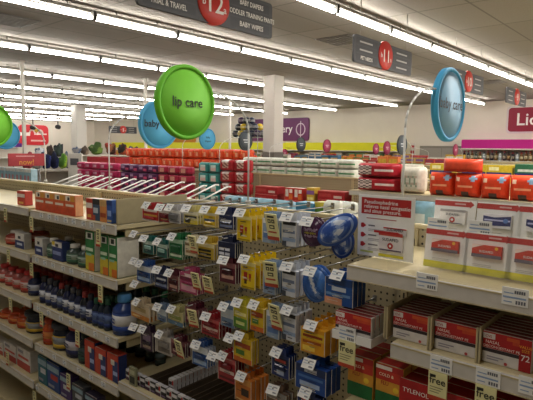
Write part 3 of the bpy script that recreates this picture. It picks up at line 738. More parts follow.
# fifth row
peg(0, (141, 326, 153, 350), purp, 3, 'dark purple blister card, fifth peg row')
peg(0, (156, 331, 172, 354), gw, 3, 'grey and white blister card, fifth peg row')
peg(0, (171, 336, 186, 356), mar, 3, 'maroon blister card behind a sale tag, fifth peg row', plate=False); tagged((177, 341), 'pale yellow sale tag in front of maroon cards, fifth peg row', .075, .046)
peg(0, (193, 341, 208, 366), bluw, 4, 'blue and white blister card, fifth peg row')
peg(0, (218, 352, 236, 382), redm, 4, 'red blister card, fifth peg row')
peg(0, (237, 372, 254, 402), oran, 4, 'orange box, fifth peg row', name='hanging_box')
peg(0, (267, 385, 288, 412), brn, 3, 'brown and green box, fifth peg row', name='hanging_box')
peg(0, (298, 359, 329, 391), blu, 3, 'wide blue box, fifth peg row', name='hanging_box')
peg(0, (297, 388, 322, 416), dblu, 3, 'dark blue card, lowest peg row')
# a few bare label plates on hooks with nothing left on them
for i, (u, v) in enumerate(((133, 234), (133, 261), (134, 284), (133, 327), (212, 356), (229, 338))):
    p = atX(u, v, PFX-.004); hook(p.y, p.z, '%s bare label hook counted downwards at the left of the pegboard' % ORD[i] if i < 4 else ('bare label hook above the red cards of the fifth peg row' if i == 4 else 'bare label hook left of the yellow boxes of the fourth peg row'))
# round and oval clamshells at the right end
def clam(r, sy, base, inner, kind):
    b = MB(); n = 36
    b.lathe([(0, -.003), (r*.8, -.003), (r, -.003), (r, .001), (0, .001)], M(base, .2), n, 'x', (0, 0, 0), sy)
    c = MB(); rings = [(.001, -.021), (.18, -.0205), (.34, -.019), (.5, -.0165), (.64, -.013), (.76, -.008), (.84, -.0032)]
    vs = []; fs = []; cc = []
    for q, h in rings:
        for i in range(n):
            t = 2*math.pi*i/n; vs.append((h, r*q*math.cos(t)*sy, r*q*math.sin(t)))
    for k in range(len(rings)-1):
        for i in range(n):
            fs.append((k*n+i, k*n+(i+1) % n, (k+1)*n+(i+1) % n, (k+1)*n+i))
            t = 2*math.pi*(i+.5)/n; q = (rings[k][0]+rings[k+1][0])/2; x, z = -q*math.cos(t), q*math.sin(t)
            if kind == 'swirl':
                v = math.sin(5.5*z+3.2*x*x+1.8*x)+.5*math.sin(9*x-4*z)
                col = '#2f52a0' if v < -.35 else ('#4a6cb4' if v < .3 else ('#8ea6d4' if v < .85 else '#cdd6e6'))
                if q > .78: col = '#7f95c4'
            elif kind == 'brush':
                d = abs(x*.8+z*.6-.02); col = '#d3dae6' if d < .08 and abs(z*.8-x*.6) < .55 else ('#6f93cc' if d < .16 else ('#2f62b0' if (x+z) < .45 else '#3f78c4'))
                if z > .42: col = '#5f8ed0'
            else:
                col = inner if (abs(z-.18) < .09 or abs(z+.22) < .07) and abs(x) < .55 else ('#a59a4a' if abs(z+.02) < .05 and abs(x) < .5 else base)
            cc.append(col)
    c.add(vs, fs, lambda k_: M(cc[k_], .22), True)
    return b.mesh('clamshell'), c.mesh('insert')
def put_clam(u, v, x, r, sy, base, inner, kind, rot, lab, hk=True, n=1):
    p = atX(u, v, x); me = clam(r, sy, base, inner, kind)
    for i in range(n):
        o = put('clamshell_pack', me[0], (x+i*.02, p.y, p.z), lab if i == 0 else lab.replace('in the', '%s behind, in the' % ORD[i]), 'pack', 'clamshell packs on the pegboard'); o.rotation_euler = (math.radians(rot), 0, 0); obj('insert', me[1], o)
    if hk: hook(p.y, p.z+r*.8, 'label hook over the %s' % lab, True)
put_clam(313, 232, 1.325, .047, .95, '#4a2646', '#9d86a0', 'bars', 0, 'purple round clamshell pack in the top peg row', n=2)
put_clam(337, 230, 1.315, .08, .52, '#3558a4', '', 'swirl', 58, 'blue oval clamshell pack tilted in the top peg row', False)
put_clam(343, 243, 1.365, .05, .8, '#2c4d98', '', 'swirl', 20, 'blue oval clamshell pack upright, behind the tilted one in the top peg row', False)
put_clam(316, 284, 1.325, .060, .86, '#3a6ab4', '', 'brush', 8, 'blue round clamshell pack in the second peg row', n=2)
bpk = ('#22539c', [(0, 1, .74, 1, '#27457c'), (.25, .75, .52, .68, '#c8d2e2'), (.05, .9, .34, .44, '#6f97c8'), (0, .62, 0, .26, '#d29a7c')], None, .02)
peg(0, (327, 271, 356, 305), bpk, 3, 'wide blue box with skin coloured picture, second peg row', name='hanging_box')
# ---------------------------------------------------------------- low shelf under the pegs
tray = M('#5a4c3c', .6, .1)
for i in range(4):
    y0 = YP1-.12-.16*i; t = thing('channel_tray', 'long brown channel tray on the low shelf under the hooks, %s from the left' % ORD[i], 'tray', (0, 0, 0), 'brown channel trays')
    b = MB(); b.box(1.33, 1.66, y0-.135, y0, .6205, .625, tray); b.build('tray_floor', t)
    for k in range(4):
        b = MB(); yy = y0-.135+.132*k/3; b.box(1.33, 1.66, yy, yy+.003, .625, .65, tray); b.build('divider', t)
wb = carton(.034, .02, .05, '#d4d2d4', ((0, 1, .0, .3, '#4a2a46'), (.1, .7, .5, .8, '#23252c'), (.7, 1, .5, .9, '#b3352f')), (), '#cfccd0', '#d8d6d8')
bb_ = carton(.034, .02, .05, '#22242c', ((0, 1, .55, .85, '#d8d6da'), (.1, .9, .1, .25, '#7d6a8f')), (), '#2b2d36', '#c9c7cd')
for i in range(14):
    put('small_carton', (wb, bb_)[i % 2], (1.315+.0, YP1-.03-i*.037, .6205), '%s small black or white carton from the left along the low shelf front' % ORD[i], 'box', 'small cartons along the low shelf front')
for i in range(12):
    put('small_carton', wb, (1.345+i*.0225, atX(172, 392, 1.34).y, .6508), 'white carton in the receding row on the brown trays, %s from front' % ORD[i], 'box', 'receding row of white cartons')
gcard = carton(.05, .012, .085, '#8f8f72', ((.12, .88, .12, .5, '#34362e'), (.12, .88, .6, .85, '#b9b89a')), (), '#8f8f72')
p = atX(135, 392, 1.30); put('small_carton', gcard, (1.292, p.y, .6205), 'olive grey card box standing in front of small cartons on the low shelf', 'box')

# ================================================================== LEFT SHELVES
def lspan(u0, u1, vt, z, x):
    um = (u0+u1)/2; y0, y1 = atX(u0, vt+8, x).y, atX(u1, vt+8, x).y
    return round(abs(y0-y1), 3), round(atX(um, vt, x).z-z, 3), (y0+y1)/2
def lbox(u0, u1, vt, z, spec, lab, grp, depth=.045, x=GX+.022, n=1, name='medicine_carton'):
    w, h, y = lspan(u0, u1, vt, z, x); w -= .002
    me = carton(w, depth, h, *spec)
    for i in range(n): put(name, me, (x+depth/2+i*(depth+.004), y, z+.0005), lab+('' if i == 0 else ', %s from front' % ORD[i]), 'box', grp)
def lbot(u0, u1, vt, z, cols, lab, grp, x=GX+.02, n=2, neck=.45, name='bottle'):
    if n > 2 and z > .8: n = 2
    w, h, y = lspan(u0, u1, vt, z, x); w -= .002
    for i in range(n):
        put_bottle(w, h, cols, (x+w/2+i*(w+.008), y, z+.0006), lab+('' if i == 0 else ', %s from front' % ORD[i]), grp, name, neck=neck)
oj = ('#d2653a', ((0, 1, .0, .35, '#c8502e'), (.1, .9, .44, .56, '#ecdccb'), (0, 1, .7, 1, '#dba468'), (.1, .55, .72, .97, '#f0e6d8'), (.3, .5, .74, .9, '#3b2c2c'), (.6, .95, .7, .95, '#d99a3a')), (), '#cf9a72', '#e2cfae')
rdw = ('#c04434', ((0, 1, .55, .8, '#e0d5cc'), (.2, .8, .1, .25, '#e3b05a')), (), '#b5443a', '#d8b9a0')
dkb = ('#3f5876', ((0, 1, .75, 1, '#2b2a30'), (.1, .8, .35, .6, '#b9c4cf'), (0, .4, 0, .25, '#b5523a')), (), '#4a5a70', '#d5d2cc')
orb = ('#d08a4a', ((0, 1, .7, 1, '#c9a36a'), (.1, .9, .2, .4, '#a34a2a')), (), '#c58a55', '#d9c0a0')
blb = ('#2f55a0', ((0, 1, .78, 1, '#22407f'), (.15, .85, .3, .55, '#8fa9d6'), (.1, .9, .05, .14, '#c8b98a')), (), '#34589a', '#5676b0')
z1 = 1.3355
g = 'cartons on the top left shelf'
lbox(17, 25, 191, 1.3455, rdw, 'red and white carton alone near the left edge on the top left shelf', g)
for i, (a, c) in enumerate(((35, 44.5), (44.5, 54), (54, 64.5), (64.5, 75))): lbox(a, c, 191.5+i*1.3, z1, oj, '%s orange and white carton from the left on the top left shelf' % ORD[i], g)
for a, c, sp, nm in ((86, 92.5, rdw, 'red and white carton beside the dark blue one on the top left shelf'), (92.5, 99.5, dkb, 'dark blue and grey carton on the top left shelf'), (99.5, 106.5, orb, 'pale orange carton on the top left shelf'), (106.5, 112, blb, 'blue carton at the right end of the top left shelf')): lbox(a, c, 198.5+(a-86)*.1, z1, sp, nm, g)
# second shelf
z2 = 1.0855; g = 'medicine on the second left shelf'
wn = ('#d6d5d2', ((0, 1, 0, .5, '#2b3a72'), (.2, .8, .2, .35, '#c9d0e2'), (.35, .65, .62, .8, '#2b2d3a')), (), '#bcbab6')
ny = ('#2b3a72', ((0, 1, .72, 1, '#d6d5d2'), (0, .3, .8, 1, '#cdb53a'), (.35, .65, .74, .9, '#2b2d3a'), (.1, .9, .3, .5, '#8f9cc8')), (), '#3a4a7c')
gy = ('#2f7d46', ((0, 1, .0, .42, '#c9b83a'), (.35, 1, .0, .2, '#d0752e'), (.12, .88, .80, .97, '#e4e6df'), (.3, .7, .83, .95, '#23302a'), (.1, .9, .5, .58, '#cfe0c8'), (.1, .7, .38, .44, '#8fc0a8')), (), '#d8d4c8')
red_b = ('#8a3a30', '#d9d5cf', '#d0a090', '#b5412f'); nav_b = ('#20264a', '#28282e', '#c9ccd6', '#22305f'); grn_b = ('#46544e', '#d9d8d2', '#9aa89c', '#3a6a50'); pnk_b = ('#a8605a', '#b52f30', '#d8c0ba', '#c04a40')
lbot(2, 11, 231, 1.0905, red_b, 'red bottle with white cap near the left edge, second left shelf', g)
lbox(15, 24, 233, 1.0905, wn, 'white and navy carton near the left edge, second left shelf', g)
lbox(34.8, 42.5, 238, z2, wn, 'white and navy carton right of the shelf joint, second left shelf', g)
lbot(44, 51, 239, z2, grn_b, 'grey green bottle between two navy cartons, second left shelf', g)
lbox(52, 62, 242, z2, ny, 'navy carton with yellow corner, second left shelf', g)
lbot(63, 72, 245, z2, grn_b, 'grey green bottle right of the navy carton, second left shelf', g)
lbot(74, 83.5, 247, z2, grn_b, 'grey green bottle beside the tall green carton, second left shelf', g)
for a, c, v, nm in ((85, 94, 231, 'leftmost'), (99.5, 108, 235, 'middle'), (108.5, 116.8, 237, 'rightmost')): lbox(a, c, v, z2, gy, '%s tall green and yellow carton, second left shelf' % nm, g, .12)
# third shelf
z3 = .8155; g = 'bottles on the third left shelf'
for i, (a, c, v) in enumerate(((-6, 1, 274), (2, 9, 277), (9.5, 16.5, 279), (17.5, 24.5, 281))): lbot(a, c, v-9, .8305, pnk_b, '%s pink red bottle from the left, third left shelf' % ORD[i], g, n=1)
lbot(25.2, 31.8, 274, .8305, nav_b, 'navy bottle left of the shelf joint, third left shelf', g, n=1)
drk_b = ('#252a44', '#4a4a50', '#d2d2d6', '#3c4a78'); blk_b = ('#1d2128', '#8a2f2c', '#8f9bb4', '#2a3560'); gcp_b = ('#1f2c3c', '#2c5a44', '#5a6f9c', '#2b3f7a')
for i in range(9):
    u = 36.8+5.85*i; lbot(u, u+5.6, 277+.38*(u-36), z3, (nav_b, drk_b, nav_b, blk_b)[i % 4], '%s dark bottle right of the joint in the front row, third left shelf' % ORD[i], g, n=1)
for i in range(3):
    u = 89.8+5.7*i; lbot(u, u+5.5, 299+.3*i, z3, gcp_b, '%s dark bottle with green cap near the right end, third left shelf' % ORD[i], g, n=2)
lbot(107, 121, 296, z3, ('#27407c', '#4a86b8', '#d6d6d8', '#2f4f9a'), 'large navy bottle with pale blue cap at the end, third left shelf', g, n=1)
# taller red capped bottles at the back
for i in range(9):
    y = 2.49+.085*i+(.03 if i > 2 else 0)
    put_bottle(.06, .195, ('#6a2a28', '#c0302c', '#b8453c', '#8a2c2a'), (1.46, y, .8306 if y > YL1 else z3+.0006), '%s red capped bottle from the right in the back row, third left shelf' % ORD[i], g, neck=.55)
for i in range(5): put_bottle(.055, .15, ('#24303c', '#2f6a4a', '#6a7a8a', '#24523c'), (1.58, 2.04+.075*i, z3+.0006), '%s green capped bottle from the right in the back row, third left shelf' % ORD[i], g, neck=.5)
# fourth shelf
z4 = .5855; g = 'medicine on the fourth left shelf'
for i, (a, c, v) in enumerate(((-5, 4, 312), (5, 13, 313), (13.8, 21.6, 315))): lbot(a, c, v, .6005, ('#c25a2a', '#c2502c', '#d88a4a', '#b5401f'), '%s orange bottle from the left, fourth left shelf' % ORD[i], g, n=2, neck=.6)
jar = ('#262b3c', '#2b2d34', '#8f949a', '#c9a93a')
lbot(21.5, 32, 313, .6005, jar, 'dark jar with yellow band left of the orange bottle, fourth left shelf', g, n=1, neck=.85, name='jar')
lbot(40, 47, 319, z4, ('#c25a2a', '#c2502c', '#d88a4a', '#b5401f'), 'orange bottle between two dark jars, fourth left shelf', g, n=1, neck=.6)
lbot(48, 59.5, 324, z4, jar, 'dark jar with yellow band right of the orange bottle, fourth left shelf', g, n=1, neck=.85, name='jar')
lbot(60.5, 73.5, 325, z4, ('#23264a', '#a3352f', '#c8c4cc', '#2a2f5a'), 'navy bottle with red cap, fourth left shelf', g, n=1, neck=.6)
lbot(75, 83, 334, z4, ('#232a34', '#2a3a34', '#4a565c', '#2c5044'), 'dark green bottle beside red cartons, fourth left shelf', g, n=1)
rbx = ('#b8402e', ((0, .5, 0, .75, '#c04a30'), (.5, 1, 0, .78, '#2a3a70'), (0, 1, .78, 1, '#c2452f'), (.35, .7, .6, .8, '#d8d2c8'), (.55, .95, .25, .4, '#9fb0d8')), (), '#26356a', '#c24a34')
for i, (a, c, v) in enumerate(((84.5, 94.5, 341), (95, 106, 349), (107, 118, 354))): lbox(a, c, v, z4, rbx, '%s red and blue carton from the left, fourth left shelf' % ORD[i], g, .05)
for i in range(5): put_bottle(.055, .13, ('#2a2c30', '#3a4a44', '#5c6a6a', '#30423c'), (1.56, 2.05+.085*i, z4+.0006), '%s dark bottle from the right in the back row, fourth left shelf' % ORD[i], g)
# fifth shelf
z5 = .3455; g = 'cartons on the fifth left shelf'
wr = ('#cfcac6', ((0, 1, 0, .35, '#b54a40'), (.1, .9, .5, .62, '#c0584c'), (.1, .5, .75, .9, '#8a8a90')), (), '#c9c4bf', '#d8d4cf')
for i, (a, c, v) in enumerate(((-8, 3, 341), (4, 16, 344), (17, 30, 349))): lbox(a, c, v, .3605, wr, '%s white and red carton from the left, fifth left shelf' % ORD[i], g, .06)
for i, (a, c, v, bs, ln) in enumerate(((37.8, 46.5, 357, '#2b6a78', 'teal carton'), (47, 59, 364, '#2a4a86', 'blue carton with red patch'), (60, 71, 376, '#4a3470', 'purple carton'), (72, 83, 386, '#55585e', 'dark grey carton'), (85, 97, 396, '#3a3450', 'dark violet carton'))):
    lbox(a, c, v, z5, (bs, ((0, 1, .7, .9, '#8fa9b8'), (.3, .9, .4, .6, '#b5403c' if i == 1 else '#c0c4cc'), (.1, .6, .1, .2, '#9a9fb0')), (), bs), ln+' on the fifth left shelf', g, .05)
# yellow tag strips under the left shelf edges
for i, (u, v) in enumerate(((5, 208), (31, 217), (98, 229), (8, 250), (31, 263), (100, 285), (10, 298), (41, 312), (77, 331), (68, 374), (34, 391), (7, 352))):
    k = 'top second third fourth fifth'.split()[min(4, 0 if i < 3 else 1 if i < 6 else 2 if i < 9 else 3)]
    nm = ['leftmost', 'middle', 'rightmost'][i % 3]
    x = 1.252 if atX(u, v, 1.252).y > YL1+.02 else GX-.003
    sale_tag(u, v, '%s narrow yellow tag under the %s left shelf edge' % (nm, k), .034, .082, x)
# small price labels along the left shelf edges
n = 0
for k, (vz, us) in enumerate(((1.318, (42, 50, 57, 66, 74, 84, 92, 104)), (1.066, (38, 46, 54, 64, 72, 84, 92)), (.797, (40, 50, 62, 72, 84, 96, 108)), (.567, (44, 56, 66, 80, 92, 104)), (.327, (40, 52, 64)))):
    for i, u in enumerate(us):
        y = atX(u, 230+60*k, GX).y
        put('price_label', label_mesh(.034, .026), (GX-.0016, y, vz-.013), '%s small price label from the left on the %s left shelf edge' % (ORD[i], ORD[k]), 'price label', 'small price labels on the left shelf edges')

# ================================================================== GONDOLAS BEHIND
def gondola(xc, y0, y1, label, shelves=(), top=1.40, fardeck=None):
    t = thing('shelving_unit', label, 'shelving')
    b = MB(); b.box(xc-.012, xc+.012, y0, y1, .12, top, PEG); b.build('back_panel', t)
    b = MB(); b.cbox(xc-.02, xc+.02, y0, y1, top, top+.015, TANL, .003); b.build('top_rail', t)
    b = MB(); b.cbox(xc-.45, xc+.45, y0, y1, 0, .12, TAN, .004); b.build('base', t)
    for k in range(int((y1-y0)/1.22)+1):
        y = min(y0+k*1.22, y1-.03); b = MB(); b.box(xc-.018, xc-.0125, y, y+.03, .12, top, TAN); b.build('upright', t)
    if fardeck: shelf(t, fardeck[1], fardeck[2], fardeck[0], xc+.45, xc+.013, far=True)
    for z, ya, yb in shelves:
        shelf(t, ya, yb, z, xc-.45, xc-.013)
        shelf(t, ya, yb, z, xc+.45, xc+.013, far=True)
    return t
G2, G3, G4, G5, G6 = 4.40, 7.10, 9.75, 12.4, 15.0
gondola(G2, -1.0, 7.4, 'second long shelving unit back from the camera, carrying diapers and red packs', shelves=((1.33, -1.0, 2.45), (1.06, 2.47, 7.38), (.8, -1.0, 7.38)), fardeck=(1.30, 2.66, 4.6))
gondola(G3, -1.0, 10.2, 'third long shelving unit back, topped with orange diaper packs', shelves=((1.30, -1.0, 10.18), (.9, -1.0, 10.18)))
gondola(G4, -1.0, 14.5, 'fourth long shelving unit back from the camera', shelves=((1.33, -1.0, 14.48),))
gondola(G5, -1.0, 13.6, 'fifth long shelving unit back from the camera', shelves=((1.36, -1.0, 13.58),))
gondola(G6, 1.0, 14.6, 'farthest long shelving unit, in front of the far wall', shelves=((1.36, 1.0, 14.58),))

def hug(a, b):
    if (a-.78)**2+(b-.78)**2*1.6 < .018: return '#8fb2cf'
    if .12 < a < .32 and .70 < b < .84: return '#f0cdb4'
    if .18 < a < .80 and .40 < b < .52: return '#eda27c'
    if .38 < a < .62 and b < .26: return '#5a4038'
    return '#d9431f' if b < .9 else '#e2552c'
def org(a, b):
    if .35 < a < .65 and .25 < b < .7: return '#e8a07c'
    if .1 < a < .3 and .55 < b < .8: return '#ee9a4c'
    return '#e65528'
def redpack(a, b):
    if .28 < a < .72 and .22 < b < .72: return '#caa79a' if (a+b) % .3 < .16 else '#7a4a44'
    if b > .76: return '#d9cdca' if .2 < a < .75 else '#b01f2b'
    return '#a81f2b'
def tealpack(a, b):
    if .3 < a < .8 and .2 < b < .75: return '#d8b9b4' if b < .5 else '#c9d8d4'
    return '#3d8f8c'
def pinkpack(a, b):
    if .25 < a < .75 and .3 < b < .7: return '#cf8fae' if a < .5 else '#d9b0c0'
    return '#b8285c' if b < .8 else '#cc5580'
def purppack(a, b):
    if .2 < a < .6 and .4 < b < .75: return '#b58fb8'
    if .65 < a < .9 and .2 < b < .5: return '#c9507a'
    return '#5a2358'
def magpack(a, b):
    if .3 < a < .7 and .25 < b < .75: return '#d9a08f'
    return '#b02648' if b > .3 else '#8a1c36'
def dipred(a, b):
    if .08 < a < .42 and .15 < b < .85: return '#d8c6c0' if (a*7+b*5) % 1 < .6 else '#5a4a4a'
    if .48 < a < .9 and .4 < b < .62: return '#e9d9d6'
    return '#b31f2f'
def whitebag(a, b):
    if .15 < a < .85 and .25 < b < .7: return '#8fa08c' if int(a*14+b*4) % 3 == 0 else ('#b9a99a' if int(b*9) % 2 else '#d6d2c6')
    return '#cfcabc'
def wgreen(a, b):
    if .1 < a < .9 and .38 < b < .58: return '#4f8a5c'
    return '#d4d6cc'
def wipes(a, b):
    if .25 < a < .75 and .25 < b < .7: return '#a9c0b4' if b < .5 else '#8f9a92'
    return '#d6d8d0'
def bluew(a, b):
    if .2 < a < .8 and .3 < b < .65: return '#d7e2e6'
    return '#8fb9cc'
_ends = {}
def packrow(fn, w, d, h, x, ya, yb, z, fmt, cat, group, name, layers=1, gap=.004, jit=.006, p=7):
    """packs side by side from the photo's left (larger y) to right; further layers stacked on top"""
    me = pouch(w, d, h, fn, p, name) if callable(fn) else fn
    key = (round(x, 2), round(z, 3)); le = _ends.get(key)
    if le is not None and ya > le-.006 and ya < le+.3: ya = le-.006
    n = max(1, round((ya-yb)/(w+gap))); _ends[key] = ya-n*(w+gap)
    for L in range(layers):
        for i in range(n):
            pl = {2: ('bottom', 'top'), 3: ('bottom', 'middle', 'top'), 4: ('bottom', 'second', 'third', 'top')}[layers][L]+' layer' if layers > 1 else None
            lab = fmt % ORD[i]; lab = lab if pl is None else '%s, %s' % (lab, pl)
            o = put(name, me, (x+d/2+random.uniform(-jit, jit)*.6, ya-w/2-i*(w+gap), z+.0008+L*(h+.001)), lab, cat, group)
            if callable(fn): o.rotation_euler = (0, 0, random.uniform(-.05, .05))
def yx(u, x): return atX(u, 165, x).y
gondola(-.95, -3.0, 7.0, 'shelving unit on the other side of the near aisle, behind the viewpoint', shelves=((1.33, -3, 7), (1.0, -3, 7), (.6, -3, 7)))
# --- second gondola, left to right
xa = G2-.44
for L, (u0, u1, fn, nm, g) in enumerate(((76, 116, pinkpack, 'pink', 'pink packs'), (119, 152, purppack, 'purple', 'purple packs'), (155, 194, magpack, 'crimson', 'crimson packs'))):
    y0, y1 = yx(u0, xa), yx(u1, xa)
    packrow(fn, .20, .12, .10, xa+.005, y0, y1, 1.061, '%s '+nm+' soft pack from the left on the second shelving unit', 'pack', g, 'soft_pack', 4)
packrow(tealpack, .17, .12, .115, xa+.005, yx(197, xa), yx(216, xa), 1.061, '%s teal soft pack from the left on the second shelving unit', 'pack', 'teal packs', 'soft_pack', 4)
packrow(redpack, .215, .12, .125, xa+.005, yx(217.5, xa), yx(254, xa), 1.061, '%s red soft pack with a printed picture from the left, second shelving unit', 'pack', 'red printed packs', 'soft_pack', 4)
redbox = carton(.30, .12, .08, '#a81f28', ((.05, .5, .3, .7, '#b8403f'), (0, 1, .9, 1, '#c95a56'), (.6, .9, .2, .5, '#d9c0b8')), (), '#8f1a22', '#b8545a')
rwbox = carton(.11, .1, .125, '#c23328', ((.1, .45, .3, .9, '#e0d6d0'), (.5, .9, .1, .5, '#d9702f'), (.55, .9, .6, .9, '#e9ddd6')), (), '#a82a24', '#d8d2cc')
yb_ = carton(.09, .1, .13, '#c9a83a', ((0, 1, .5, .8, '#8f5f9a'), (.1, .9, .1, .3, '#e6d98f')), (), '#b8962f', '#d8cc9a')
packrow(redbox, .30, .12, .08, xa+.005, yx(255, xa), yx(284, xa), 1.061, '%s long red carton from the left beside the red packs', 'box', 'long red cartons', 'carton', 3)
packrow(rwbox, .11, .1, .12, xa+.005, yx(284.5, xa), yx(306, xa), 1.061, '%s red, orange and white carton from the left, second shelving unit', 'box', 'red orange and white cartons', 'carton', 2)
packrow(yb_, .09, .1, .13, xa+.005, yx(307, xa), yx(316, xa), 1.061, '%s yellow and violet carton on the second shelving unit', 'box', 'yellow and violet cartons', 'carton', 2)
packrow(redbox, .30, .12, .08, xa+.005, yx(318, xa), yx(345, xa), 1.061, '%s long red carton from the left, right of the yellow carton', 'box', 'long red cartons', 'carton', 3)
packrow(dipred, .40, .2, .12, xa+.01, yx(354, xa), yx(397, xa), 1.331, '%s red and white diaper pack from the left on the second shelving unit', 'pack', 'red and white diaper packs', 'diaper_pack', 2)
packrow(whitebag, .19, .2, .22, xa+.01, yx(398, xa), yx(428, xa), 1.331, '%s white bag from the left, left of the orange diaper packs', 'pack', 'white bags', 'diaper_pack', 1)
packrow(hug, .198, .15, .185, xa+.0, yx(428, xa), yx(540, xa), 1.331, '%s orange diaper pack from the left in the near row at the right', 'pack', 'orange diaper packs at the right', 'diaper_pack', 1, .004, .006, 5)
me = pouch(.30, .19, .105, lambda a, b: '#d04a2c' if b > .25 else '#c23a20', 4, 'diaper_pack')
put('diaper_pack', me, (xa+.085, yx(459, xa), 1.5215), 'red orange diaper pack lying on top of the near row at the right', 'pack')
# far side of the second gondola: white and green packs showing over the top
packrow(wgreen, .22, .2, .095, G2+.04, 4.25, 2.72, 1.301, '%s white and green pack from the left over the second shelving unit', 'pack', 'white and green packs', 'soft_pack', 3)
# --- top of the front gondola's rear deck
z = 1.351; xr = 1.80
packrow(wipes, .062, .09, .115, xr, yx(322, xr), yx(340, xr), z, '%s white wipes pack from the left behind the pegboard top', 'pack', 'white wipes packs', 'wipes_pack', 1)
packrow(wipes, .075, .11, .10, xr+.13, yx(334, xr+.13), yx(356, xr+.13), z, '%s white wipes pack from the left in the second row behind the pegboard top', 'pack', 'white wipes packs in the second row', 'wipes_pack', 1)
tb2 = carton(.1, .08, .098, '#3f86b5', ((0, 1, .8, 1, '#5aa0c4'), (.1, .7, .3, .6, '#2f6a9a')), (), '#3a7aa6', '#6fb0cf')
put('carton', tb2, (xr+.05, yx(304, xr), z), 'bright blue carton behind the pegboard top, left of the white wipes', 'box')
yb3 = carton(.05, .06, .105, '#d0c34a', ((0, 1, .6, .8, '#5a8a3a'),), (), '#c2b540', '#e0d890')
put('carton', yb3, (xr+.05, yx(317, xr), z), 'small yellow carton behind the pegboard top beside the white wipes', 'box')
packrow(bluew, .10, .1, .095, xr, yx(222, xr), yx(294, xr), z, '%s pale blue pack from the left behind the pegboard top', 'pack', 'pale blue packs', 'soft_pack', 1)
packrow(bluew, .085, .1, .135, xr+.07, yx(410, xr+.07), yx(434, xr+.07), z, '%s pale blue wipes pack behind the red topped notice', 'pack', 'pale blue wipes packs', 'wipes_pack', 1)
# pale blue and white boxes at the far left of the rear side
bx2 = carton(.075, .06, .15, '#8fb4c6', ((0, 1, .8, 1, '#d8dcdc'), (.1, .5, .3, .6, '#c97a80'), (.1, .9, .05, .15, '#d8dcdc')), (), '#9fbccb', '#dfe4e4')
packrow(bx2, .075, .06, .15, 2.20-.14, 5.3, 4.52, 1.33, '%s pale blue and white box from the left at the far left edge', 'box', 'pale blue and white boxes', 'carton', 1)
t = thing('counter_rack', 'low tan rack under the pale blue and white boxes at the left edge', 'rack'); 
b = MB(); b.cbox(1.98, 2.24, 4.44, 5.42, 0, 1.33, TAN, .004); b.build('rack_body', t)
b = MB(); b.cbox(1.97, 2.25, 4.43, 5.43, 1.322, 1.3305, TANL, .002); b.build('rack_top', t)
# --- third gondola: orange packs in two layers
xb = G3-.44
packrow(org, .20, .2, .185, xb, yx(126, xb), yx(252, xb), 1.301, '%s orange diaper pack from the left on the third shelving unit', 'pack', 'orange diaper packs on the third shelving unit', 'diaper_pack', 2, .008, .03)
cl = ['#b8443c', '#d8d2c8', '#c9a23a', '#8a3a5a', '#3f6a8a', '#c9c4b8', '#a8302c', '#d07a3a', '#5a7a4a', '#d6cfc6', '#7a5a8a', '#b89a5a']
def mixed(i, w, h, d=.12):
    a, b_, c = cl[i % 12], cl[(i*5+3) % 12], cl[(i*7+1) % 12]
    return carton(w, d, h, a, ((.1, .9, .45, .8, b_), (.1, .7, .1, .3, c)), (), a, b_)
def mixrow(x, u0, u1, z, w, hs, fmt, group, seed=0):
    y0, y1 = yx(u0, x), yx(u1, x); n = int((y0-y1)/(w+.01))
    for i in range(n):
        k = (i+seed)//2
        put('carton', mixed(k % 12, w, hs[k % len(hs)]), (x+.07, y0-w/2-i*(w+.01), z+.0005), fmt % ORD[i], 'box', group)
def strawb(a, b): return '#d8cfc8' if int((a+b*.5)*8) % 2 else '#b3352f'
packrow(strawb, .26, .18, .13, xb, yx(254, xb), yx(292, xb), 1.301, '%s red and white striped bag from the left on the third shelving unit', 'pack', 'striped bags', 'soft_pack', 1)
packrow(whitebag, .22, .2, .14, xb, yx(293, xb), yx(352, xb), 1.301, '%s white bag from the left on the third shelving unit', 'pack', 'white bags on the third shelving unit', 'soft_pack', 1)
packrow(whitebag, .26, .2, .2, xb, yx(353, xb), yx(426, xb), 1.301, '%s tall pale bag from the left on the third shelving unit', 'pack', 'tall pale bags on the third shelving unit', 'soft_pack', 1)
ylo = carton(.3, .2, .22, '#d0b52f', ((0, 1, .35, .6, '#2a3a7a'), (.1, .5, .7, .9, '#e9e2b0')), (), '#c2a82a', '#d9c95a')
grn_c = carton(.3, .2, .24, '#2f6a4a', ((0, 1, .25, .55, '#2a2f6a'), (.1, .9, .62, .75, '#c8cfc4')), (), '#2a5a40', '#5a8a6a')
packrow(ylo, .3, .2, .22, xb, yx(462, xb), yx(514, xb), 1.301, '%s yellow carton from the left on the third shelving unit', 'box', 'yellow cartons on the third shelving unit', 'carton', 1)
packrow(grn_c, .3, .2, .24, xb, yx(515, xb), yx(560, xb), 1.301, '%s green and navy carton from the left on the third shelving unit', 'box', 'green cartons on the third shelving unit', 'carton', 1)
packrow(ylo, .3, .2, .22, xb, yx(430, xb), yx(460, xb), 1.301, '%s yellow carton behind the top orange pack, third shelving unit', 'box', 'yellow cartons behind the orange pack', 'carton', 1)
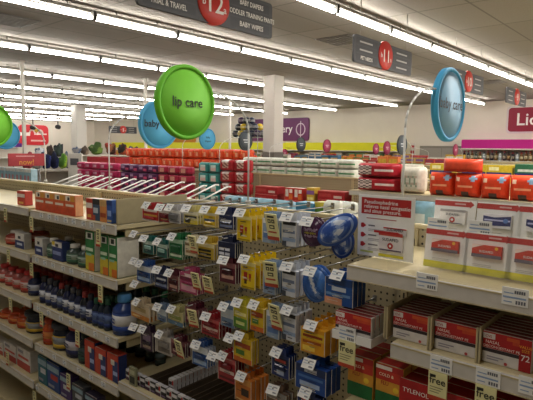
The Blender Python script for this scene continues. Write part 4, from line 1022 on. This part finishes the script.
# --- fourth to sixth gondolas
mixrow(G4-.43, 258, 430, 1.331, .22, (.16, .24, .12), '%s mixed coloured carton from the left on the fourth shelving unit', 'cartons on the fourth shelving unit', 0)
mixrow(G4-.43, 440, 533, 1.331, .22, (.1, .14, .08), '%s mixed coloured carton from the left on the fourth unit, right half', 'cartons on the fourth shelving unit, right', 5)
mixrow(G5-.43, 262, 460, 1.361, .24, (.14, .18, .12, .16), '%s mixed coloured carton from the left on the fifth shelving unit', 'cartons on the fifth shelving unit', 3)
mixrow(G6-.43, 290, 470, 1.361, .26, (.2, .14, .24), '%s mixed coloured carton from the left on the sixth shelving unit', 'cartons on the sixth shelving unit', 7)
packrow(org, .3, .2, .2, G4-.44, yx(150, G4-.44), yx(256, G4-.44), 1.331, '%s orange pack from the left on the fourth shelving unit', 'pack', 'orange packs on the fourth shelving unit', 'diaper_pack', 1, .02)

# ================================================================== THE FAR WALLS
wx = WX-.004
def wall_board(u0, u1, v0, v1, col, name, lab, cat, th=.05, x=None, radius=.12, border=None):
    """rounded board flat on the far wall; returns (object, width, height) - origin at its centre, front faces -X"""
    x = x or wx; vm = (v0+v1)/2; um = (u0+u1)/2
    ya, yb = atX(u0, vm, x).y, atX(u1, vm, x).y; za, zb = atX(um, v0, x).z, atX(um, v1, x).z
    za = min(za, CEIL-.03)
    w, h = ya-yb, za-zb; r = min(radius, h*.45)
    t = thing(name, lab, cat, (x, (ya+yb)/2, (za+zb)/2))
    def rr(w, h, r, x0, x1, m):
        pts = []
        for cx, cz, a0 in ((w/2-r, h/2-r, 0), (-w/2+r, h/2-r, 90), (-w/2+r, -h/2+r, 180), (w/2-r, -h/2+r, 270)):
            for i in range(6):
                q = math.radians(a0+18*i); pts.append((cx+r*math.cos(q), cz+r*math.sin(q)))
        N = len(pts); b = MB(); b.add([(x0, -a, z) for a, z in pts]+[(x1, -a, z) for a, z in pts], [tuple(reversed(range(N))), tuple(range(N, 2*N))]+[(i, (i+1) % N, N+(i+1) % N, N+i) for i in range(N)], m)
        return b
    if border:
        rr(w, h, r, -th, 0, M(border, .5, .03)).build('border', t); rr(w-.12, h-.12, r*.8, -th-.01, -th, M(col, .5, .03)).build('board', t)
    else: rr(w, h, r, -th, 0, M(col, .5, .03)).build('board', t)
    return t, w, h
t, w, h = wall_board(507, 640, 103.5, 133, '#8f1838', 'wall_sign', 'crimson wall sign with white border reading Liquor at the right', 'sign', border='#d9cfd0')
l = MB(); vs, fs = txt('Liquor'); sz = h*.62; l.ftext(-.065, 'Liquor', -w/2+.30+(max(p[0] for p in vs)-min(p[0] for p in vs))*sz/2, -h*.2, sz, M('#ece8e6')); l.build('lettering', t)
t, w, h = wall_board(252, 309.5, 118.5, 141, '#6a2a62', 'wall_sign', 'purple wall sign reading grocery behind the white square column', 'sign')
l = MB(); l.ftext(-.055, 'grocery', w*.01, -h*.12, h*.48, M('#ece6ea')); l.build('lettering', t)
l = MB(); n = 16; cx_, cz_ = w*.37, 0
for k in range(n):
    a0, a1 = 2*math.pi*k/n, 2*math.pi*(k+1)/n
    l.fpoly(-.055, [(cx_+h*.26*math.cos(a0), cz_+h*.28*math.sin(a0)), (cx_+h*.26*math.cos(a1), cz_+h*.28*math.sin(a1)), (cx_+h*.21*math.cos(a1), cz_+h*.23*math.sin(a1)), (cx_+h*.21*math.cos(a0), cz_+h*.23*math.sin(a0))], M('#d9c6d6'))
l.fpoly(-.055, [(cx_-.02, -h*.36), (cx_+.02, -h*.36), (cx_+.02, h*.36), (cx_-.02, h*.36)], M('#d9c6d6'), .0015); l.build('leaf_emblem', t)
wall_board(168, 196, 135, 143.5, '#c98a1e', 'wall_sign', 'orange rounded wall sign above the yellow band, left of the blue baby diapers sign', 'sign', radius=.3)
# valances
def valance(u0, u1, z0, z1, col, lab):
    ya, yb = atX(u0, 146, wx).y, atX(u1, 146, wx).y
    b = MB(); b.cbox(WX-.45, WX-.004, yb, ya, z0, z1, M(col, .5, .03), .02); b.cbox(WX-.46, WX-.45, yb, ya, z0-.02, z0+.02, M('#d8d2c4'), .004)
    return tag(b.build('wall_valance'), lab, 'valance'), ya, yb
o, ya, yb = valance(118, 407, 1.66, 1.98, '#e2e01a', 'long bright yellow valance band along the far wall')
o2, la, lb2 = valance(466, 600, 1.78, 2.08, '#c0128a', 'magenta valance band under the liquor sign')
def wall_shelves(y0, y1, zs, lab, top):
    t = thing('wall_shelving', lab, 'shelving'); b = MB(); b.box(WX-.02, WX-.003, y0, y1, .1, top, M('#c9c2b2')); b.build('back_panel', t)
    b = MB(); b.cbox(WX-.48, WX-.003, y0, y1, 0, .1, TAN, .004); b.build('base', t)
    for z in zs:
        b = MB(); b.cbox(WX-.44, WX-.021, y0, y1, z-.03, z, M('#cfc9bb'), .004); b.build('shelf', t)
wall_shelves(yb, ya, (.9, 1.25), 'long wall shelving under the yellow valance', 1.66)
wall_shelves(lb2, la, (.8, 1.05, 1.42), 'wall shelving of bottles under the magenta valance', 1.78)
n = int((ya-yb)/.30)
for i in range(n):
    k = random.randrange(12); put('carton', mixed(k, .25, (.2, .28, .33)[k % 3]), (WX-.30, ya-.16-i*.30, 1.2505), '%s carton from the left on the far wall shelving under the yellow valance' % ORD[i] if i < 39 else 'carton near the right end of the far wall shelving, number %s' % ORD[i-39], 'box', 'cartons under the yellow valance')
bc = [('#3a2418', '#1f1a18', '#b59a6a', '#5a3420'), ('#2a3a2a', '#23201e', '#c9c2b0', '#3a4a30'), ('#6a4a24', '#8a2a24', '#d8cfae', '#7a5a30'), ('#b9c4c4', '#3a3a3e', '#d5d8d8', '#8a9aa4'), ('#2a2028', '#7a1f2a', '#a9a08a', '#3a2a34')]
n = int((la-lb2)/.125)
for L, z in enumerate((1.42, 1.05)):
    for i in range(min(n, 26)):
        c = bc[random.randrange(5)]
        put_bottle(.10, (.30, .27, .31)[(i//3) % 3], c, (WX-.33, la-.08-i*.125, z+.0008), '%s bottle from the left on the %s shelf under the magenta valance' % (ORD[i], ('upper', 'lower')[L]), 'bottles under the magenta valance')
t, w, h = wall_board(420, 465, 146, 172, '#a29c93', 'wall_panel', 'plain grey wall panel left of the magenta valance', 'panel', radius=.03)
b = MB(); b.box(-.056, -.05, -w/2, w/2, h*.42, h*.5, M('#8b857c')); b.box(-.056, -.05, -.012, .012, -h/2, h*.42, M('#8b857c')); b.build('panel_seam', t)
t, w, h = wall_board(409.5, 415.5, 143, 156, '#d8d2cc', 'wall_notice', 'small white and red notice on the far wall beside the grey round sign', 'notice', .01, radius=.02)
for q in (.1, -.3): b = MB(); b.fq(-.011, -w*.3, w*.3, h*q, h*(q+.22), M('#b8404a')); b.build('printed_mark', t)
# small dark security cameras under the ceiling at the left
for i, (u, v) in enumerate(((33, 127.5), (58, 127))):
    p = atY(u, v, 22.0); t = thing('security_camera', '%s dark camera hanging from the ceiling near the red wall sign' % ('left' if i == 0 else 'right'), 'camera', (p.x, 22.0, p.z), 'ceiling cameras', .8)
    b = MB(); b.lathe([(.05, -.16), (.09, -.14), (.1, .1), (.06, .18)], M('#2a2a2c'), 12, 'x'); b.build('body', t)
    b = MB(); b.cyl((0, 0, .05), (0, 0, CEIL-p.z), .02, M('#3a3a3c')); b.build('stem', t)
# red sign on the left wall
p0, p1 = atY(18, 137, WY-.005), atY(48, 137, WY-.005); za, zb = atY(33, 125, WY-.005).z, atY(33, 145, WY-.005).z
w, h = p1.x-p0.x, za-zb
t = thing('wall_sign', 'red rounded wall sign with white script on the left far wall', 'sign', ((p0.x+p1.x)/2, WY-.005, (za+zb)/2), None, math.pi/2)
b = MB(); pts = []
for cx, cz, a0 in ((w/2-.25, h/2-.25, 0), (-w/2+.25, h/2-.25, 90), (-w/2+.25, -h/2+.25, 180), (w/2-.25, -h/2+.25, 270)):
    for i in range(6): q = math.radians(a0+18*i); pts.append((cx+.25*math.cos(q), cz+.25*math.sin(q)))
N = len(pts); b.add([(-.06, -a, z) for a, z in pts]+[(0, -a, z) for a, z in pts], [tuple(reversed(range(N))), tuple(range(N, 2*N))]+[(i, (i+1) % N, N+(i+1) % N, N+i) for i in range(N)], M('#cf2f3a', .5, .04)); b.build('board', t)
b = MB()
for a0 in (-.05, .22):
    for i in range(10): 
        q = math.pi*i/9; b.fdisc(-.062, w*(a0+.09*math.cos(q)), h*(.05+.2*math.sin(q)), .05, M('#efe0dc'))
b.fq(-.062, -w*.45, -w*.12, -h*.05, h*.12, M('#efe0dc')); b.fq(-.062, w*.04, w*.44, h*.02, h*.09, M('#efe0dc')); b.fq(-.062, -w*.1, w*.4, -h*.32, -h*.24, M('#e6b9b4')); b.fdisc(-.062, w*.1, h*.25, .14, M('#c9a23a')); b.build('white_script', t)

# ---------------------------------------------------------------- cross aisle at the left: racks seen beyond the shelving ends
def rack(name, x0, x1, y0, y1, z, m, lab, cat):
    t = thing(name, lab, cat)
    b = MB(); b.cbox(x0, x1, y0, y1, z-.03, z, M(m), .004); b.build('shelf', t)
    b = MB(); b.cbox(x0+.02, x1-.02, y1-.03, y1, .1, z-.03, M(m, .6, .05), .004); b.build('back_panel', t)
    b = MB(); b.cbox(x0, x1, y0, y1, 0, .1, M('#8f897e'), .004); b.build('base', t)
    for xx in (x0, x1-.03):
        b = MB(); b.box(xx, xx+.03, y0, y1-.031, .1, z-.03, M(m, .6, .05)); b.build('side_panel', t)
    for zz in (.5, .85):
        b = MB(); b.cbox(x0+.031, x1-.031, y0, y1-.031, zz-.02, zz, M(m), .003); b.build('shelf', t)
    return t
def lump(w, h, d, cols, seed):
    """soft irregular bundle (plush, bags): a rounded lumpy solid"""
    k = ('lump', w, h, d, tuple(cols), seed)
    if k in _pm: return _pm[k]
    rnd = random.Random(seed); bm = bmesh.new(); bmesh.ops.create_icosphere(bm, subdivisions=3, radius=1)
    dirs = [(Vector((rnd.uniform(-1, 1), rnd.uniform(-1, 1), rnd.uniform(-.3, 1))).normalized(), rnd.uniform(.1, .75)) for _ in range(14)]
    b = MB(); vs = []
    for v in bm.verts:
        n_ = v.co.normalized(); r = .62+max(a*max(0, n_.dot(q))**9 for q, a in dirs)+.06*math.sin(9*n_.x+7*n_.z)
        p = n_*r; q_ = math.hypot(n_.x, n_.y)
        if n_.z < .35 and q_ > .05: p.x, p.y = n_.x/q_*min(1, q_*1.25)*max(r, .86), n_.y/q_*min(1, q_*1.25)*max(r, .86)
        vs.append((p.x*d/2, p.y*w/2, max(0, (p.z+.7)/1.7)*h))
    b.add(vs, [tuple(x.index for x in f.verts) for f in bm.faces], lambda k_: M(cols[(int((vs[bm_f[k_][0]][1]/w+.5)*3+(vs[bm_f[k_][0]][2]/h)*2)) % len(cols)], .8), True) if False else None
    ex = [max(abs(p[i]) for p in vs) for i in range(2)]; ez = max(p[2] for p in vs)
    vs = [(p[0]*d*.5/ex[0], p[1]*w*.5/ex[1], p[2]*h/ez) for p in vs]
    fs = [tuple(x.index for x in f.verts) for f in bm.faces]
    b.add(vs, fs, lambda k_: M(cols[int((vs[fs[k_][0]][1]/w+.5)*2.2+(vs[fs[k_][0]][2]/h)*1.6) % len(cols)], .8), True)
    bm.free(); _pm[k] = b.mesh('bundle'); return _pm[k]
rack('display_rack', 6.5, 9.2, 13.0, 13.5, 1.46, '#c9c4b9', 'pale display rack beyond the left shelving ends topped with plush toys', 'rack')
pl = [(73.5, 80.5, .24, ('#8a8a90', '#5a6a86'), 'blue grey plush toy'), (81, 88.5, .27, ('#5f5248', '#8a7a68'), 'tan brown plush toy'), (89, 104.5, .38, ('#5a7a34', '#6f8a3f', '#3f5a2a', '#7a8a5a'), 'green plush toy'), (105, 117, .36, ('#a23a2a', '#4a2a20', '#8a5a3a'), 'red brown plush toy'), (117.5, 127.5, .36, ('#5a3a24', '#b0502f', '#2f2a24'), 'brown and orange plush toy'), (128, 139, .28, ('#4a4a55', '#6a6a60', '#6a4a3a'), 'grey plush toy')]
for i, (u0, u1, h, c, nm) in enumerate(pl):
    a, c2 = atY(u0, 150, 13.25), atY(u1, 150, 13.25); w = c2.x-a.x
    o = put('plush_toy', lump(round(w*.95, 3), h, .32, c, i), ((a.x+c2.x)/2, 13.25, 1.4605), nm+' on the pale display rack at the left', 'toy', 'plush toys on the pale rack', math.pi/2)
rack('display_rack', 3.2, 6.47, 12.4, 12.9, 1.42, '#d2cec6', 'white display rack left of the far white square column', 'rack')
pl = [(46.5, 54, .32, ('#2a2a30', '#1f1f24', '#4a3a34'), 'black bag'), (54.5, 63, .36, ('#1f1f24', '#33333a', '#3a4a44'), 'black bag with a raised top'), (35, 46, .26, ('#4a5a78', '#8fa0b8', '#c9ccd2'), 'blue grey bundle')]
for i, (u0, u1, h, c, nm) in enumerate(pl):
    a, c2 = atY(u0, 150, 12.65), atY(u1, 150, 12.65); w = c2.x-a.x
    put('bag', lump(round(w*.95, 3), h, .3, c, 20+i), ((a.x+c2.x)/2, 12.65, 1.4205), nm+' on the white display rack at the left', 'bag', 'bags on the white rack', math.pi/2)
rack('display_rack', 3.1, 5.2, 9.3, 9.75, 1.25, '#b9b4aa', 'grey display rack of navy bags at the left beyond the shelving', 'rack')
pl = [(22, 33, .34, ('#8a3a44', '#b0505a'), 'dull red bundle'), (33.5, 41, .26, ('#c9c4c0', '#8fa0a4'), 'pale bundle'), (41.5, 50, .33, ('#17224a', '#22306a'), 'navy bag, left of two'), (50.5, 59, .36, ('#151d3f', '#1f2a5a'), 'navy bag, right of two'), (59.5, 66, .32, ('#5a8a2f', '#8fb03a'), 'lime green bundle'), (66.2, 71, .36, ('#c8c6c4', '#5a6a8a'), 'white and blue bundle')]
for i, (u0, u1, h, c, nm) in enumerate(pl):
    a, c2 = atY(u0, 165, 9.52), atY(u1, 165, 9.52); w = c2.x-a.x
    put('bag', lump(round(w*.95, 3), h, .3, c, 40+i), ((a.x+c2.x)/2, 9.52, 1.2505), nm+' on the grey display rack at the left', 'bag', 'bags on the grey rack', math.pi/2)
# pink-red topper sign above that rack
a, c2 = atY(8, 159, 9.0), atY(45, 159, 9.0); za, zb = atY(26, 153.5, 9.0).z, atY(26, 166, 9.0).z; w, h = c2.x-a.x, za-zb
t = thing('shelf_sign', 'dull red rectangular sign with yellow lettering at the left, on two posts', 'sign', ((a.x+c2.x)/2, 9.0, (za+zb)/2), None, math.pi/2)
b = MB(); b.cbox(-.012, .012, -w/2, w/2, -h/2, h/2, M('#b8454c', .5, .05), .005); b.build('board', t)
b = MB(); b.ftext(-.0125, 'now!', -w*.02, -h*.38, h*.6, M('#e0a24a')); b.fq(-.0125, -w*.3, w*.2, h*.24, h*.34, M('#d9a0a0')); b.build('lettering', t)
b = MB(); b.cyl((.02, -w*.35, -zb-h/2), (.02, -w*.35, 0), .012, STEEL); b.build('post', t)
b = MB(); b.cyl((.02, w*.35, -zb-h/2), (.02, w*.35, 0), .012, STEEL); b.build('post', t)
# red bin of stock on the end of the second shelving unit
a, c2 = atX(88, 160, 5.4), atX(116, 160, 5.4)
t = thing('display_bin', 'plain red display bin behind the pink packs at the left', 'bin', (5.4, (a.y+c2.y)/2, 0)); wv = (a.y-c2.y)
b = MB(); b.cbox(-.01, .3, -wv/2, wv/2, .0, 1.2, M('#8d2a2c'), .01); b.build('stand', t)
b = MB(); b.cbox(-.02, .0, -wv/2, wv/2, 1.2, 1.5, M('#c2303a', .4, .05), .006); b.cbox(.28, .3, -wv/2, wv/2, 1.2, 1.5, M('#c2303a', .4, .05), .006); b.build('bin_wall', t)
b = MB(); b.cbox(-.0, .28, -wv/2, -wv/2+.02, 1.2, 1.48, M('#b02a34'), .004); b.build('bin_side', t)
b = MB(); b.cbox(-.0, .28, wv/2-.02, wv/2, 1.2, 1.48, M('#b02a34'), .004); b.build('bin_side', t)
# tall bin of play balls left of the column
p = atX(249, 131, 12.4); x0, y0 = 13.2, p.y*13.2/12.4; zb = atX(249, 137, 13.2).z; zt = atX(249, 119, 13.2).z
t = thing('ball_bin', 'tall wire bin of coloured balls left of the white square column', 'bin', (x0, y0, 0))
b = MB()
for sx in (-1, 1):
    for sy in (-1, 1): b.cyl((sx*.28, sy*.66, 0), (sx*.28, sy*.66, zb+.26), .012, STEEL)
b.build('post', t)
b = MB()
for k in range(4):
    z = zb-.02+k*.08
    b.tube([(-.28, -.66, z), (.28, -.66, z), (.28, .66, z), (-.28, .66, z), (-.28, -.66, z)], .006, STEEL)
b.cbox(-.28, .28, -.66, .66, zb-.03, zb-.01, M('#77736c'), .003); b.build('basket', t)
ballc = [('#2f3340', 'black'), ('#3a4258', 'navy'), ('#c9b02f', 'yellow'), ('#4a3a5e', 'purple'), ('#6a6a70', 'grey')]
for i in range(22):
    c, nm = ballc[i % 5]; r = .125
    k = ('ball', c)
    if k not in _pm:
        b = MB(); prof = [(max(.001, r*math.sin(math.pi*j/10)), -r*math.cos(math.pi*j/10)) for j in range(11)]; b.lathe(prof, M(c, .3), 16)
        for s_ in (-1, 1): b.lathe([(r*.995+.001, s_*.02-.006), (r*.995+.001, s_*.02+.006)], M('#d9d5cc'), 16)
        _pm[k] = b.mesh('ball')
    L = 0 if i < 10 else (1 if i < 18 else 2); j = i-(0, 10, 18)[L]
    xx = x0+(-.13 if j % 2 == 0 else .13); yy = y0+.51-.255*(j//2)-.1275*L
    put('play_ball', _pm[k], (xx, yy, zb-.009+r+L*.224), '%s play ball in the tall wire bin, %s %s' % (nm, ORD[j], ('in the lowest layer', 'in the middle layer', 'in the top layer')[L]), 'ball', 'play balls in the wire bin')
# ---------------------------------------------------------------- more of the cross aisle at the left
t = thing('end_panel_rack', 'white upright end panel of a rack left of the red bin', 'rack', (4.72, 8.6, 0), None, .55)
b = MB(); b.cbox(-.03, .03, -.13, .13, 0, 1.57, M('#d0cdc8', .5, .03), .006); b.build('panel', t)
b = MB(); b.cbox(-.036, -.030, -.08, .08, 1.36, 1.48, M('#55565c'), .002); b.build('dark_screen', t)
b = MB(); b.cbox(-.2, .2, -.24, .24, 0, .06, M('#8f897e'), .004); b.build('foot', t)
p0, p1 = atY(-30, 148.5, WY-.005), atY(19, 148.5, WY-.005)
b = MB(); b.cbox(p0.x, p1.x, WY-.4, WY-.004, 1.62, 1.86, M('#5a2a86', .5, .03), .02); b.cbox(p0.x, p1.x, WY-.41, WY-.4, 1.60, 1.64, M('#d8d2c4'), .004)
tag(b.build('wall_valance'), 'purple valance band on the left far wall near the left edge', 'valance')
# ================================================================== LOOK
sc = bpy.context.scene
sc.view_settings.view_transform = 'Standard'; sc.view_settings.look = 'None'; sc.view_settings.exposure = .1; sc.view_settings.gamma = .92
sc.cycles.max_bounces = 8; sc.cycles.diffuse_bounces = 5
for k, v in _labels.items():
    if len(v) > 1: print('DUPLABEL', k, v[:4])
    if len(k.split()) > 16 or len(k.split()) < 4: print('LEN', k)
